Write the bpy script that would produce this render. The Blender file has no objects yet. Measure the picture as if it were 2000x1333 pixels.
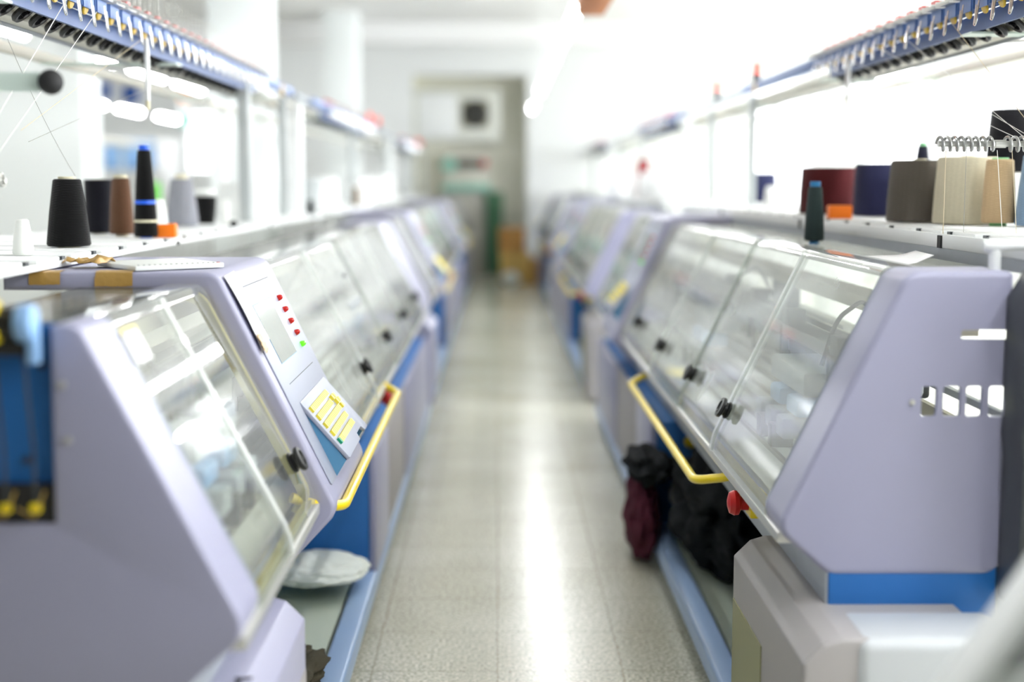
import bpy, bmesh, math, random
from mathutils import Vector, Matrix, noise
random.seed(7)
C = bpy.context.scene.collection
PI = math.pi
DG = bpy.context.evaluated_depsgraph_get

# ------------------------------------------------------------------ materials
def lin(c):
    c /= 255.0
    return c / 12.92 if c <= 0.04045 else ((c + 0.055) / 1.055) ** 2.4
def rgb(r, g, b): return (lin(r), lin(g), lin(b), 1.0)

def mat(name, col, rough=0.5, metal=0.0, spec=0.5, bump=0.0, bscale=200.0, var=0.0, vscale=8.0, coat=0.0, emit=None, estr=0.0):
    m = bpy.data.materials.new(name); m.use_nodes = True
    nt = m.node_tree; b = nt.nodes['Principled BSDF']
    b.inputs['Base Color'].default_value = col
    b.inputs['Roughness'].default_value = rough
    b.inputs['Metallic'].default_value = metal
    b.inputs['Specular IOR Level'].default_value = spec
    if coat: b.inputs['Coat Weight'].default_value = coat; b.inputs['Coat Roughness'].default_value = 0.08
    if emit:
        b.inputs['Emission Color'].default_value = emit; b.inputs['Emission Strength'].default_value = estr
    tc = None
    if bump or var:
        tc = nt.nodes.new('ShaderNodeTexCoord')
    if bump:
        n = nt.nodes.new('ShaderNodeTexNoise'); n.inputs['Scale'].default_value = bscale; n.inputs['Detail'].default_value = 3
        bp = nt.nodes.new('ShaderNodeBump'); bp.inputs['Strength'].default_value = bump; bp.inputs['Distance'].default_value = 0.002
        nt.links.new(tc.outputs['Object'], n.inputs['Vector']); nt.links.new(n.outputs['Fac'], bp.inputs['Height'])
        nt.links.new(bp.outputs['Normal'], b.inputs['Normal'])
    if var:
        n = nt.nodes.new('ShaderNodeTexNoise'); n.inputs['Scale'].default_value = vscale; n.inputs['Detail'].default_value = 4
        r = nt.nodes.new('ShaderNodeMix'); r.data_type = 'RGBA'
        r.inputs[6].default_value = col
        r.inputs[7].default_value = tuple(c * (1 - var) for c in col[:3]) + (1,)
        nt.links.new(tc.outputs['Object'], n.inputs['Vector']); nt.links.new(n.outputs['Fac'], r.inputs[0])
        nt.links.new(r.outputs[2], b.inputs['Base Color'])
    return m

def emis(name, col, s):
    m = bpy.data.materials.new(name); m.use_nodes = True
    nt = m.node_tree; nt.nodes.clear()
    o = nt.nodes.new('ShaderNodeOutputMaterial'); e = nt.nodes.new('ShaderNodeEmission')
    e.inputs[0].default_value = col; e.inputs[1].default_value = s
    nt.links.new(e.outputs[0], o.inputs[0]); return m

def acrylic(name, tint, haze, refl=1.0, hazecol=(0.85, 0.88, 0.86, 1), hscale=3.0):
    """thin clear acrylic: fresnel mix of see-through and mirror, with a little dust"""
    m = bpy.data.materials.new(name); m.use_nodes = True
    nt = m.node_tree; nt.nodes.clear(); L = nt.links
    o = nt.nodes.new('ShaderNodeOutputMaterial')
    t = nt.nodes.new('ShaderNodeBsdfTransparent'); t.inputs[0].default_value = tint
    g = nt.nodes.new('ShaderNodeBsdfGlossy'); g.inputs['Roughness'].default_value = 0.045
    f = nt.nodes.new('ShaderNodeFresnel'); f.inputs[0].default_value = 1.5
    mu = nt.nodes.new('ShaderNodeMath'); mu.operation = 'MULTIPLY'; mu.inputs[1].default_value = refl; mu.use_clamp = True
    ge = nt.nodes.new('ShaderNodeNewGeometry'); iv = nt.nodes.new('ShaderNodeMath'); iv.operation = 'SUBTRACT'; iv.inputs[0].default_value = 1.0
    L.new(ge.outputs['Backfacing'], iv.inputs[1])
    fm = nt.nodes.new('ShaderNodeMath'); fm.operation = 'MULTIPLY'; L.new(f.outputs[0], fm.inputs[0]); L.new(iv.outputs[0], fm.inputs[1])
    L.new(fm.outputs[0], mu.inputs[0])
    mx = nt.nodes.new('ShaderNodeMixShader'); L.new(mu.outputs[0], mx.inputs[0]); L.new(t.outputs[0], mx.inputs[1]); L.new(g.outputs[0], mx.inputs[2])
    d = nt.nodes.new('ShaderNodeBsdfDiffuse'); d.inputs[0].default_value = hazecol  # white haze colour: some dust, plus bright reflections painted in
    tc = nt.nodes.new('ShaderNodeTexCoord'); n = nt.nodes.new('ShaderNodeTexNoise'); n.inputs['Scale'].default_value = hscale; n.inputs['Detail'].default_value = 5
    L.new(tc.outputs['Object'], n.inputs['Vector'])
    m2 = nt.nodes.new('ShaderNodeMath'); m2.operation = 'MULTIPLY'; m2.inputs[1].default_value = haze * 2
    hm = nt.nodes.new('ShaderNodeMath'); hm.operation = 'MULTIPLY'; L.new(n.outputs['Fac'], hm.inputs[0]); L.new(iv.outputs[0], hm.inputs[1])
    L.new(hm.outputs[0], m2.inputs[0])
    mx2 = nt.nodes.new('ShaderNodeMixShader'); L.new(m2.outputs[0], mx2.inputs[0]); L.new(mx.outputs[0], mx2.inputs[1]); L.new(d.outputs[0], mx2.inputs[2])
    L.new(mx2.outputs[0], o.inputs[0]); return m

def yarn_mat(name, col, strands=1.3, dark=0.82):
    m = bpy.data.materials.new(name); m.use_nodes = True
    nt = m.node_tree; b = nt.nodes['Principled BSDF']; L = nt.links
    b.inputs['Roughness'].default_value = 0.9; b.inputs['Specular IOR Level'].default_value = 0.15
    b.inputs['Sheen Weight'].default_value = 0.15
    tc = nt.nodes.new('ShaderNodeTexCoord')
    fac = None
    for rot in (0.14, -0.16):
        mp = nt.nodes.new('ShaderNodeMapping'); mp.inputs['Rotation'].default_value = (rot, rot, 0)
        w = nt.nodes.new('ShaderNodeTexWave'); w.bands_direction = 'Z'; w.inputs['Scale'].default_value = 34 * strands
        w.inputs['Distortion'].default_value = 2.5; w.inputs['Detail'].default_value = 2; w.inputs['Detail Scale'].default_value = 2
        L.new(tc.outputs['Object'], mp.inputs[0]); L.new(mp.outputs[0], w.inputs['Vector'])
        if fac is None: fac = w.outputs['Fac']
        else:
            a = nt.nodes.new('ShaderNodeMath'); a.operation = 'MULTIPLY'; L.new(fac, a.inputs[0]); L.new(w.outputs['Fac'], a.inputs[1]); fac = a.outputs[0]
    r = nt.nodes.new('ShaderNodeMix'); r.data_type = 'RGBA'
    r.inputs[6].default_value = tuple(c * dark for c in col[:3]) + (1,); r.inputs[7].default_value = col
    L.new(fac, r.inputs[0]); L.new(r.outputs[2], b.inputs['Base Color'])
    bp = nt.nodes.new('ShaderNodeBump'); bp.inputs['Strength'].default_value = 0.5; bp.inputs['Distance'].default_value = 0.002
    L.new(fac, bp.inputs['Height']); L.new(bp.outputs[0], b.inputs['Normal'])
    return m

M = {}
M['lav'] = mat('lavender_plastic', rgb(161, 161, 186), 0.33, bump=0.12, bscale=420)
M['console'] = mat('pale_console_plastic', rgb(160, 165, 182), 0.38, bump=0.06, bscale=420)
M['taupe'] = mat('taupe_plastic', rgb(170, 166, 166), 0.5, bump=0.05, bscale=300)
M['greyplate'] = mat('grey_plate', rgb(170, 176, 184), 0.45, var=0.15, vscale=20)
M['greywhite'] = mat('grey_white_plastic', rgb(200, 204, 208), 0.35)
M['olive'] = mat('olive_inset', rgb(150, 150, 112), 0.5)
M['blue'] = mat('blue_paint', rgb(34, 106, 180), 0.5, bump=0.05, bscale=300)
M['beam'] = mat('blue_grey_paint', rgb(158, 184, 222), 0.32)
M['railblue'] = mat('tensioner_blue', rgb(70, 102, 158), 0.45)
M['postgrey'] = mat('post_grey', rgb(176, 182, 182), 0.5)
M['railgrey'] = mat('rail_grey', rgb(120, 130, 140), 0.5)
M['plateblue'] = mat('dark_blue_plate', rgb(62, 86, 132), 0.5)
M['yellow'] = mat('yellow_paint', rgb(247, 218, 24), 0.3, coat=0.3)
M['key'] = mat('yellow_keys', rgb(246, 226, 74), 0.4)
M['greenkey'] = mat('green_key', rgb(20, 150, 110), 0.4)
M['tealpl'] = mat('teal_tray', rgb(92, 150, 190), 0.45)
M['ltblue'] = mat('light_blue_plastic', rgb(140, 180, 226), 0.4)
M['steel'] = mat('brushed_steel', (0.66, 0.66, 0.62, 1), 0.32, 0.5, var=0.2, vscale=30)
M['alu'] = mat('aluminium', (0.72, 0.72, 0.70, 1), 0.35, 0.6)
M['spring'] = mat('spring_steel', (0.42, 0.42, 0.41, 1), 0.28, 0.9)
M['bedbar'] = mat('bed_bar_steel', (0.40, 0.385, 0.33, 1), 0.3, 0.8)
M['camgrey'] = mat('cam_grey', rgb(172, 178, 182), 0.4)
M['chrome'] = mat('bright_wire', (0.66, 0.67, 0.67, 1), 0.2, 0.9)
M['white'] = mat('white_paint', rgb(236, 238, 238), 0.4)
M['offwhite'] = mat('offwhite_plate', rgb(228, 231, 226), 0.45)
M['cream'] = mat('cream_panel', rgb(206, 200, 178), 0.6, var=0.2, vscale=5)
M['beige'] = mat('beige_metal', rgb(205, 202, 190), 0.45)
M['black'] = mat('black_plastic', rgb(26, 26, 28), 0.32)
M['rubber'] = mat('black_rubber', rgb(34, 34, 36), 0.7)
M['dark'] = mat('dark_grey_plastic', rgb(58, 62, 66), 0.45)
M['red'] = mat('red_plastic', rgb(190, 20, 18), 0.3)
M['led_red'] = mat('red_led', rgb(200, 24, 16), 0.2, coat=0.5)
M['led_green'] = mat('green_led', rgb(90, 220, 30), 0.2, coat=0.5, emit=rgb(90, 220, 30), estr=0.4)
M['redlamp'] = mat('red_lamp', rgb(250, 70, 40), 0.3, emit=rgb(255, 60, 30), estr=0.25)
M['orangelamp'] = mat('orange_lamp', rgb(255, 160, 60), 0.3, emit=rgb(255, 150, 50), estr=0.25)
M['teal'] = mat('teal_lamp', rgb(150, 220, 200), 0.4)
M['lcd'] = mat('lcd_glass', rgb(138, 144, 138), 0.2, spec=0.3, var=0.25, vscale=5)
M['gasket'] = mat('olive_gasket', rgb(182, 172, 92), 0.6)
M['granite'] = mat('smoked_cover', rgb(120, 118, 112), 0.14, var=0.75, vscale=160)
def smoked():
    m = M['granite']; nt = m.node_tree; b = nt.nodes['Principled BSDF']; o = nt.nodes['Material Output']
    t = nt.nodes.new('ShaderNodeBsdfTransparent'); t.inputs[0].default_value = (.8, .8, .78, 1); mx = nt.nodes.new('ShaderNodeMixShader'); mx.inputs[0].default_value = .5
    nt.links.new(b.outputs[0], mx.inputs[1]); nt.links.new(t.outputs[0], mx.inputs[2]); nt.links.new(mx.outputs[0], o.inputs[0])
smoked()
M['orange'] = mat('orange_plastic', rgb(255, 128, 0), 0.5)
M['trunk'] = mat('orange_brown_paint', rgb(196, 120, 62), 0.6)
M['tape'] = mat('brown_tape', rgb(176, 140, 74), 0.35, bump=0.8, bscale=60)
M['paper'] = mat('white_paper', rgb(246, 246, 248), 0.8)
M['card'] = mat('cardboard', rgb(224, 190, 110), 0.8, var=0.15)
M['cardd'] = mat('brown_cardboard', rgb(206, 152, 84), 0.8, var=0.15)
M['whitecloth'] = mat('white_cloth', rgb(232, 238, 232), 0.9, bump=0.4, bscale=30)
M['darkcloth'] = mat('black_cloth', rgb(34, 36, 38), 0.9, bump=0.5, bscale=40, spec=0.1)
M['maroon'] = mat('maroon_cloth', rgb(86, 40, 54), 0.9, bump=0.5, bscale=40, spec=0.1)
M['olivecloth'] = mat('dark_olive_cloth', rgb(74, 70, 58), 0.9, bump=0.5, bscale=40, spec=0.1)
M['traysheet'] = mat('pale_green_sheet', rgb(196, 206, 192), 0.5)
M['brass'] = mat('brass_bits', (0.55, 0.38, 0.12, 1), 0.3, 0.9)
M['ydisc'] = mat('yellow_disc', rgb(206, 170, 52), 0.4)
M['thread'] = mat('white_thread', rgb(236, 236, 230), 0.8)
M['threadtan'] = mat('tan_thread', rgb(214, 198, 166), 0.8)
M['threaddk'] = mat('grey_thread', rgb(150, 150, 146), 0.8)
M['glassbar'] = mat('pale_green_plate', rgb(218, 234, 226), 0.4)
M['window'] = emis('daylight_glass', (0.95, 0.98, 1.0, 1), 2.0)
M['tube'] = emis('lamp_tube', (0.97, 0.99, 1.0, 1), 40.0)
M['pane'] = acrylic('clear_acrylic', (0.94, 0.96, 0.94, 1), 0.19, 1.5)
M['paneclear'] = acrylic('clearer_acrylic', (0.94, 0.96, 0.93, 1), 0.09, 1.4)
M['milky'] = acrylic('milky_acrylic_edge', (0.9, 0.92, 0.9, 1), 0.50, 1.5)
M['wall'] = mat('white_wall', rgb(238, 240, 240), 0.7)
M['wallg'] = mat('grey_green_wall', rgb(245, 244, 230), 0.7)
M['ceil'] = mat('white_ceiling', rgb(236, 236, 236), 0.8)
M['pillar'] = mat('pillar_paint', rgb(234, 238, 238), 0.7)
M['bluewall'] = mat('blue_board', rgb(20, 80, 165), 0.5)
M['green'] = mat('green_item', rgb(98, 196, 60), 0.5)
M['greencurtain'] = mat('green_curtain', rgb(104, 150, 118), 0.8)
M['tealshelf'] = mat('teal_shelf', rgb(140, 190, 172), 0.5)
M['acbody'] = mat('ac_casing', rgb(222, 224, 216), 0.5)
M['fan'] = mat('fan_dark', rgb(60, 58, 50), 0.6)
M['fanbox'] = mat('fan_box', rgb(150, 148, 128), 0.6)
M['skin_tube'] = mat('cream_tube', rgb(226, 220, 190), 0.7)
M['bluetube'] = mat('blue_tube', rgb(24, 96, 226), 0.45)
M['cyantube'] = mat('cyan_tube', rgb(40, 130, 190), 0.45)
M['greentube'] = mat('green_tube', rgb(140, 214, 150), 0.6)
M['whitetube'] = mat('white_tube', rgb(240, 242, 238), 0.6)

def floor_mat():
    m = bpy.data.materials.new('terrazzo_floor'); m.use_nodes = True
    nt = m.node_tree; b = nt.nodes['Principled BSDF']; L = nt.links
    tc = nt.nodes.new('ShaderNodeTexCoord')
    n1 = nt.nodes.new('ShaderNodeTexNoise'); n1.inputs['Scale'].default_value = 90; n1.inputs['Detail'].default_value = 4
    n2 = nt.nodes.new('ShaderNodeTexNoise'); n2.inputs['Scale'].default_value = 1.6; n2.inputs['Detail'].default_value = 5
    L.new(tc.outputs['Object'], n1.inputs[0]); L.new(tc.outputs['Object'], n2.inputs[0])
    r1 = nt.nodes.new('ShaderNodeValToRGB'); e = r1.color_ramp.elements
    e[0].position = 0.36; e[0].color = rgb(160, 158, 140); e[1].position = 0.64; e[1].color = rgb(236, 234, 220)
    L.new(n1.outputs['Fac'], r1.inputs[0])
    mx = nt.nodes.new('ShaderNodeMix'); mx.data_type = 'RGBA'; mx.blend_type = 'MULTIPLY'; mx.inputs[0].default_value = 1
    r2 = nt.nodes.new('ShaderNodeValToRGB'); e = r2.color_ramp.elements
    e[0].position = 0.3; e[0].color = (0.84, 0.83, 0.78, 1); e[1].position = 0.7; e[1].color = (1, 1, 1, 1)
    L.new(n2.outputs['Fac'], r2.inputs[0]); L.new(r1.outputs[0], mx.inputs[6]); L.new(r2.outputs[0], mx.inputs[7])
    br = nt.nodes.new('ShaderNodeTexBrick'); br.offset = 0; br.inputs['Scale'].default_value = 1.0
    br.inputs['Brick Width'].default_value = 0.4; br.inputs['Row Height'].default_value = 0.4; br.inputs['Mortar Size'].default_value = 0.004
    br.inputs['Color1'].default_value = (1, 1, 1, 1); br.inputs['Color2'].default_value = (0.94, 0.94, 0.93, 1); br.inputs['Mortar'].default_value = (0.72, 0.7, 0.64, 1)
    L.new(tc.outputs['Object'], br.inputs[0])
    m2 = nt.nodes.new('ShaderNodeMix'); m2.data_type = 'RGBA'; m2.blend_type = 'MULTIPLY'; m2.inputs[0].default_value = 1
    L.new(mx.outputs[2], m2.inputs[6]); L.new(br.outputs[0], m2.inputs[7]); L.new(m2.outputs[2], b.inputs['Base Color'])
    rr = nt.nodes.new('ShaderNodeMapRange'); rr.inputs[3].default_value = 0.16; rr.inputs[4].default_value = 0.29
    L.new(n2.outputs['Fac'], rr.inputs[0]); L.new(rr.outputs[0], b.inputs['Roughness'])
    b.inputs['Specular IOR Level'].default_value = 0.6
    return m
M['floor'] = floor_mat()

# ------------------------------------------------------------------ mesh tools
class MB:
    def __init__(s): s.v = []; s.f = []; s.m = []
    def add(s, vs, fs, mi=0):
        o = len(s.v); s.v += [tuple(v) for v in vs]
        for f in fs: s.f.append([i + o for i in f]); s.m.append(mi)
    def box(s, x0, x1, y0, y1, z0, z1, mi=0):
        vs = [(x, y, z) for x in (x0, x1) for y in (y0, y1) for z in (z0, z1)]
        s.add(vs, [(0, 1, 3, 2), (4, 6, 7, 5), (0, 4, 5, 1), (2, 3, 7, 6), (0, 2, 6, 4), (1, 5, 7, 3)], mi); return s
    def prism(s, poly, y0, y1, mi=0):
        """profile in (x,z) extruded along y"""
        n = len(poly)
        vs = [(x, y0, z) for x, z in poly] + [(x, y1, z) for x, z in poly]
        fs = [(i, (i + 1) % n, n + (i + 1) % n, n + i) for i in range(n)]
        fs += [tuple(range(n)), tuple(range(2 * n - 1, n - 1, -1))]
        s.add(vs, fs, mi); return s
    def ext(s, poly, o, e1, e2, e3, t, mi=0):
        """polygon in plane (o,e1,e2) extruded by t along e3"""
        o, e1, e2, e3 = map(Vector, (o, e1, e2, e3)); n = len(poly)
        a = [o + e1 * p + e2 * q for p, q in poly]
        vs = a + [x + e3 * t for x in a]
        fs = [(i, (i + 1) % n, n + (i + 1) % n, n + i) for i in range(n)]
        fs += [tuple(range(n)), tuple(range(2 * n - 1, n - 1, -1))]
        s.add(vs, fs, mi); return s
    def tube(s, pts, r, n=10, mi=0, closed=False, cap=True):
        pts = [Vector(p) for p in pts]; N = len(pts); rings = []
        rs = r if isinstance(r, (list, tuple)) else [r] * N
        u = None
        for i, p in enumerate(pts):
            if closed: t = (pts[(i + 1) % N] - pts[i - 1])
            else: t = pts[min(i + 1, N - 1)] - pts[max(i - 1, 0)]
            t.normalize()
            if u is None:
                a = Vector((0, 0, 1)) if abs(t.z) < .9 else Vector((1, 0, 0)); u = t.cross(a)
            u = (u - t * u.dot(t)); u.normalize(); w = t.cross(u)
            rings.append([p + (u * math.cos(k * 2 * PI / n) + w * math.sin(k * 2 * PI / n)) * rs[i] for k in range(n)])
        vs = [v for R in rings for v in R]; fs = []
        for i in range(N if closed else N - 1):
            j = (i + 1) % N
            for k in range(n): fs.append((i * n + k, i * n + (k + 1) % n, j * n + (k + 1) % n, j * n + k))
        if cap and not closed: fs += [tuple(range(n)), tuple(range((N - 1) * n, N * n))]
        s.add(vs, fs, mi); return s
    def lathe(s, prof, c=(0, 0, 0), ax=(0, 0, 1), n=32, mi=0):
        c = Vector(c); ax = Vector(ax).normalized()
        a = Vector((1, 0, 0)) if abs(ax.x) < .8 else Vector((0, 1, 0))
        u = ax.cross(a).normalized(); w = ax.cross(u)
        vs = []
        for r, h in prof:
            for k in range(n): vs.append(c + ax * h + (u * math.cos(2 * PI * k / n) + w * math.sin(2 * PI * k / n)) * r)
        fs = []
        for i in range(len(prof) - 1):
            for k in range(n): fs.append((i * n + k, i * n + (k + 1) % n, (i + 1) * n + (k + 1) % n, (i + 1) * n + k))
        if prof[0][0] > 0: fs.append(tuple(range(n)))
        if prof[-1][0] > 0: fs.append(tuple(range((len(prof) - 1) * n, len(prof) * n)))
        s.add(vs, fs, mi); return s
    def build(s, name, mats, parent=None, bevel=0, seg=2, angle=35, sel=None, subsurf=0):
        if not isinstance(mats, (list, tuple)): mats = [mats]
        me = bpy.data.meshes.new(name); me.from_pydata(s.v, [], s.f); me.polygons.foreach_set('material_index', s.m)
        for m in mats: me.materials.append(m)
        bm = bmesh.new(); bm.from_mesh(me)
        bmesh.ops.remove_doubles(bm, verts=bm.verts, dist=1e-6)
        bmesh.ops.recalc_face_normals(bm, faces=bm.faces)
        if bevel:
            if sel: ed = [e for e in bm.edges if sel(e)]
            else: ed = [e for e in bm.edges if len(e.link_faces) == 2 and e.calc_face_angle(0) > math.radians(30)]
            bmesh.ops.bevel(bm, geom=ed, offset=bevel, segments=seg, profile=.5, affect='EDGES', clamp_overlap=True)
        bm.to_mesh(me); bm.free()
        me.polygons.foreach_set('use_smooth', [True] * len(me.polygons)); me.set_sharp_from_angle(angle=math.radians(angle))
        o = bpy.data.objects.new(name, me); C.objects.link(o)
        if parent: o.parent = parent
        return o

def fillet(poly, rad, seg=6):
    n = len(poly); out = []
    for i in range(n):
        r = rad[i] if isinstance(rad, (list, tuple)) else rad
        p = Vector(poly[i]); a = Vector(poly[i - 1]) - p; b = Vector(poly[(i + 1) % n]) - p
        if r <= 0: out.append(tuple(p)); continue
        la, lb = a.length, b.length; a.normalize(); b.normalize()
        ang = a.angle(b)
        if ang > PI - .02: out.append(tuple(p)); continue
        t = min(r / math.tan(ang / 2), la * .48, lb * .48); rr = t * math.tan(ang / 2)
        c = p + (a + b).normalized() * (rr / math.sin(ang / 2))
        s0 = p + a * t - c; s1 = p + b * t - c
        th = s0.angle(s1); 
        for k in range(seg + 1):
            q = k / seg
            v = (s0 * math.sin((1 - q) * th) + s1 * math.sin(q * th)) / max(math.sin(th), 1e-6)
            out.append(tuple(c + v))
    return out

def smooth_path(pts, r=.03, seg=5):
    pts = [Vector(p) for p in pts]; out = [pts[0]]
    for i in range(1, len(pts) - 1):
        p = pts[i]; a = pts[i - 1] - p; b = pts[i + 1] - p
        t = min(r, a.length * .45, b.length * .45)
        p0 = p + a.normalized() * t; p1 = p + b.normalized() * t
        for k in range(seg + 1):
            q = k / seg; out.append(p0 * (1 - q) ** 2 + p * 2 * q * (1 - q) + p1 * q * q)
    out.append(pts[-1]); return out

def band(path, th):
    """2D polyline -> thin polygon"""
    P = [Vector(p) for p in path]; up = []; dn = []
    for i, p in enumerate(P):
        t = (P[min(i + 1, len(P) - 1)] - P[max(i - 1, 0)]).normalized(); n = Vector((-t.y, t.x))
        up.append(tuple(p + n * th / 2)); dn.append(tuple(p - n * th / 2))
    return up + dn[::-1]

def cut(o, cutter):
    cutter.parent = o.parent
    md = o.modifiers.new('b', 'BOOLEAN'); md.operation = 'DIFFERENCE'; md.object = cutter; md.solver = 'EXACT'
    me = bpy.data.meshes.new_from_object(o.evaluated_get(DG()))
    o.modifiers.clear(); old = o.data; o.data = me; me.name = old.name
    cm = cutter.data; bpy.data.objects.remove(cutter); bpy.data.meshes.remove(cm)
    me.polygons.foreach_set('use_smooth', [True] * len(me.polygons)); me.set_sharp_from_angle(angle=math.radians(35))

def tag(o, label, cat, group=None, kind=None):
    o['label'] = label; o['category'] = cat
    if group: o['group'] = group
    if kind: o['kind'] = kind
    return o
def thing(name, loc, label, cat, group=None, rz=0):
    o = bpy.data.objects.new(name, None); C.objects.link(o); o.location = loc; o.rotation_euler.z = rz; o.empty_display_size = .05
    return tag(o, label, cat, group)
def struct(mb, name, m, **k):
    o = mb.build(name, m, **k); o['kind'] = 'structure'; return o
def copy_tree(o, parent=None):
    c = o.copy(); C.objects.link(c)
    if parent: c.parent = parent
    for ch in list(o.children): copy_tree(ch, c)
    return c
def ordinal(i): return ['first', 'second', 'third', 'fourth', 'fifth', 'sixth', 'seventh', 'eighth', 'ninth', 'tenth', 'eleventh', 'twelfth', 'thirteenth'][i]

# ------------------------------------------------------------------ camera
cam = bpy.data.cameras.new('camera'); co = bpy.data.objects.new('camera', cam); C.objects.link(co)
F = 2778.0
yc = Vector(((972 - 1000) / F, (666.5 - 358) / F, 1)).normalized()
xc = Vector((yc.z, 0, -yc.x)).normalized()
zc = xc.cross(yc)
if zc.y < 0: zc = -zc
right = Vector((xc.x, yc.x, zc.x)); up = Vector((xc.y, yc.y, zc.y)); fwd = Vector((xc.z, yc.z, zc.z))
co.matrix_world = Matrix(((right.x, up.x, -fwd.x, 0), (right.y, up.y, -fwd.y, 0), (right.z, up.z, -fwd.z, 1.55), (0, 0, 0, 1)))
cam.sensor_width = 36; cam.lens = F * 36 / 2000; cam.clip_start = .05; cam.clip_end = 200
cam.dof.use_dof = True; cam.dof.focus_distance = 3.85; cam.dof.aperture_fstop = 0.98; cam.dof.aperture_blades = 0
bpy.context.scene.camera = co

XL, XR = -.445, .640        # the two row fronts
# ------------------------------------------------------------------ knitting machine
def machine(side, x0, y0, label, L, con, ht, near_rim, far_rim, panes, cover, gap_end, far_dark=False, handle=None, notch=False, holes=False, keys=True, blk=None):
    """side +1: front faces -x.  local x = side*d (d grows away from the aisle)."""
    s = side
    root = thing('knitting_machine', (x0, y0, 0), label, 'knitting machine', 'flat knitting machines along the aisle')
    def P(poly): return [(s * d, z) for d, z in poly]
    def bx(mb, d0, d1, a, b, c, e, mi=0): mb.box(min(s * d0, s * d1), max(s * d0, s * d1), a, b, c, e, mi); return mb
    sl = Vector((.272, ht - .79)); 
    def on(z): return .272 * (z - .79) / (ht - .79)
    # --- end panels
    def panel(ya, yb, nm, outer, notch=False, holes=False):
        if notch: poly = [(.62, .672), (.62, .969), (.312, .969), (.309, ht), (.262, ht), (-.014, .775), (.108, .668)]; rad = [.02, .01, .006, .01, .05, .05, .05]
        else: poly = [(.505, ht), (.266, ht), (-.014, .775), (.108, .668), (.505, .668)]; rad = [.015, .05, .05, .05, .05]
        fp = P(fillet(poly, rad))
        y_out = ya if outer == 'near' else yb
        mb = MB().prism(fp, ya, yb)
        o = mb.build(nm, M['lav'], root, bevel=.02, seg=4, sel=lambda e: all(abs(v.co.y - y_out) < 1e-5 for v in e.verts))
        if yb - ya < .5:
            if notch: q = [(.58, .7), (.58, .94), (.285, .94), (.285, ht - .03), (.265, ht - .03), (.025, .785), (.12, .7)]
            else: q = [(.60, ht - .025), (.28, ht - .025), (.028, .785), (.125, .695), (.60, .695)]
            c = MB().prism(P(q), ya + .016, yb + .1) if outer == 'near' else MB().prism(P(q), ya - .1, yb - .016)
            cut(o, c.build('c', M['lav']))
        if holes:
            for (d0, d1, z0, z1, r) in ((.389, .52, 1.206, 1.227, .006), (.305, .340, 1.032, 1.101, .007), (.354, .393, 1.032, 1.101, .007), (.405, .442, 1.032, 1.101, .007), (.456, .493, 1.032, 1.101, .007)):
                q = P(fillet([(d0, z0), (d1, z0), (d1, z1), (d0, z1)], r, 4))
                cut(o, MB().prism(q, ya - .05, ya + .05).build('c', M['lav']))
        return o
    pn = panel(0, near_rim, 'end_panel', 'near', notch, holes)
    panel(L - far_rim, L, 'end_panel', 'far')
    scr = [(.285, 1.065)] if holes else ([(.292, 1.21), (.285, 1.115)] if notch else [])
    for d, z in scr: MB().lathe([(0.0001, -.006), (.006, -.005), (.007, 0), (.007, .004)], (s * d, 0, z), (0, 1, 0), 12).build('screw', M['steel'], pn)
    if notch:   # feeder recess in the near end panel
        pl = bx(MB(), .312, .62, .03, .045, .969, 1.31).build('feeder_plate', M['blue'], root)
        for d, z in ((.333, 1.24), (.365, 1.075)): MB().lathe([(.0001, -.008), (.006, -.007), (.007, 0)], (s * d, .03, z), (0, 1, 0), 10).build('screw', M['dark'], pl)
        bx(MB(), .312, .62, .01, .03, .969, 1.035).build('recess_base', M['rubber'], root)
        ro = MB().tube([(s * .345, -.03, 1.318), (s * .62, -.03, 1.318)], .028, 16).build('feeder_roller', M['black'], root)
        bx(MB(), .33, .62, -.035, .02, 1.262, 1.30).build('roller_guard', M['rubber'], ro, bevel=.006)
        g = MB(); g.lathe([(.001, 0), (.03, 0), (.032, .006), (.032, .026), (.028, .03)], (s * .322, -.035, 1.318), (s, 0, 0), 20)
        bx(g, .318, .336, -.045, -.02, 1.25, 1.31); g.build('end_bracket', M['ltblue'], ro, bevel=.003)
        for d in (.392, .44, .49, .54):
            for z in (1.344, 1.298):
                c = MB(); bx(c, d - .014, d + .014, -.066, -.03, z - .012, z + .012); bx(c, d - .006, d + .01, -.07, -.05, z - .018, z + .02)
                c.build('yarn_clip', M['yellow'], ro, bevel=.003)
        for k, d in enumerate((.402, .352, .45, .5)):
            MB().tube([(s * d, -.01, 1.27), (s * (d - .008), .0, 1.1), (s * (d - .012), -.01, .985)], .0028, 6).build('feed_wire', M['dark'], root)
            c = MB(); bx(c, d - .02, d - .004, -.02, 0, .992, 1.008); c.build('wire_guide', M['yellow'], root, bevel=.002)
            MB().tube([(s * (d - .03), -.015, 1.03), (s * (d - .012), -.02, .985), (s * (d + .016), -.018, 1.0)], .0022, 6).build('wire_spring', M['brass'], root)
    if holes:   # dark tensioner housing beside the near end panel
        h = MB().ext([(.488, .62), (.490, .95), (.484, 1.0), (.490, 1.06), (.484, 1.10), (.486, 1.30), (.521, 1.365), (.66, 1.365), (.66, .62)], (0, 0, 0), (s, 0, 0), (0, 0, 1), (0, -1, 0), .13).build('tensioner_housing', M['dark'], root, bevel=.008)
        for z, d in ((1.125, .507), (1.078, .497), (1.064, .505), (1.01, .502)):
            c = MB(); bx(c, d, d + .04, -.15, -.125, z - .012, z + .012); c.build('yarn_clip', M['yellow'], h, bevel=.004)
        for d in (.515, .54): MB().tube([(s * d, -.14, 1.0), (s * d, -.14, .7)], .002, 6).build('feed_wire', M['steel'], h)
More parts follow.
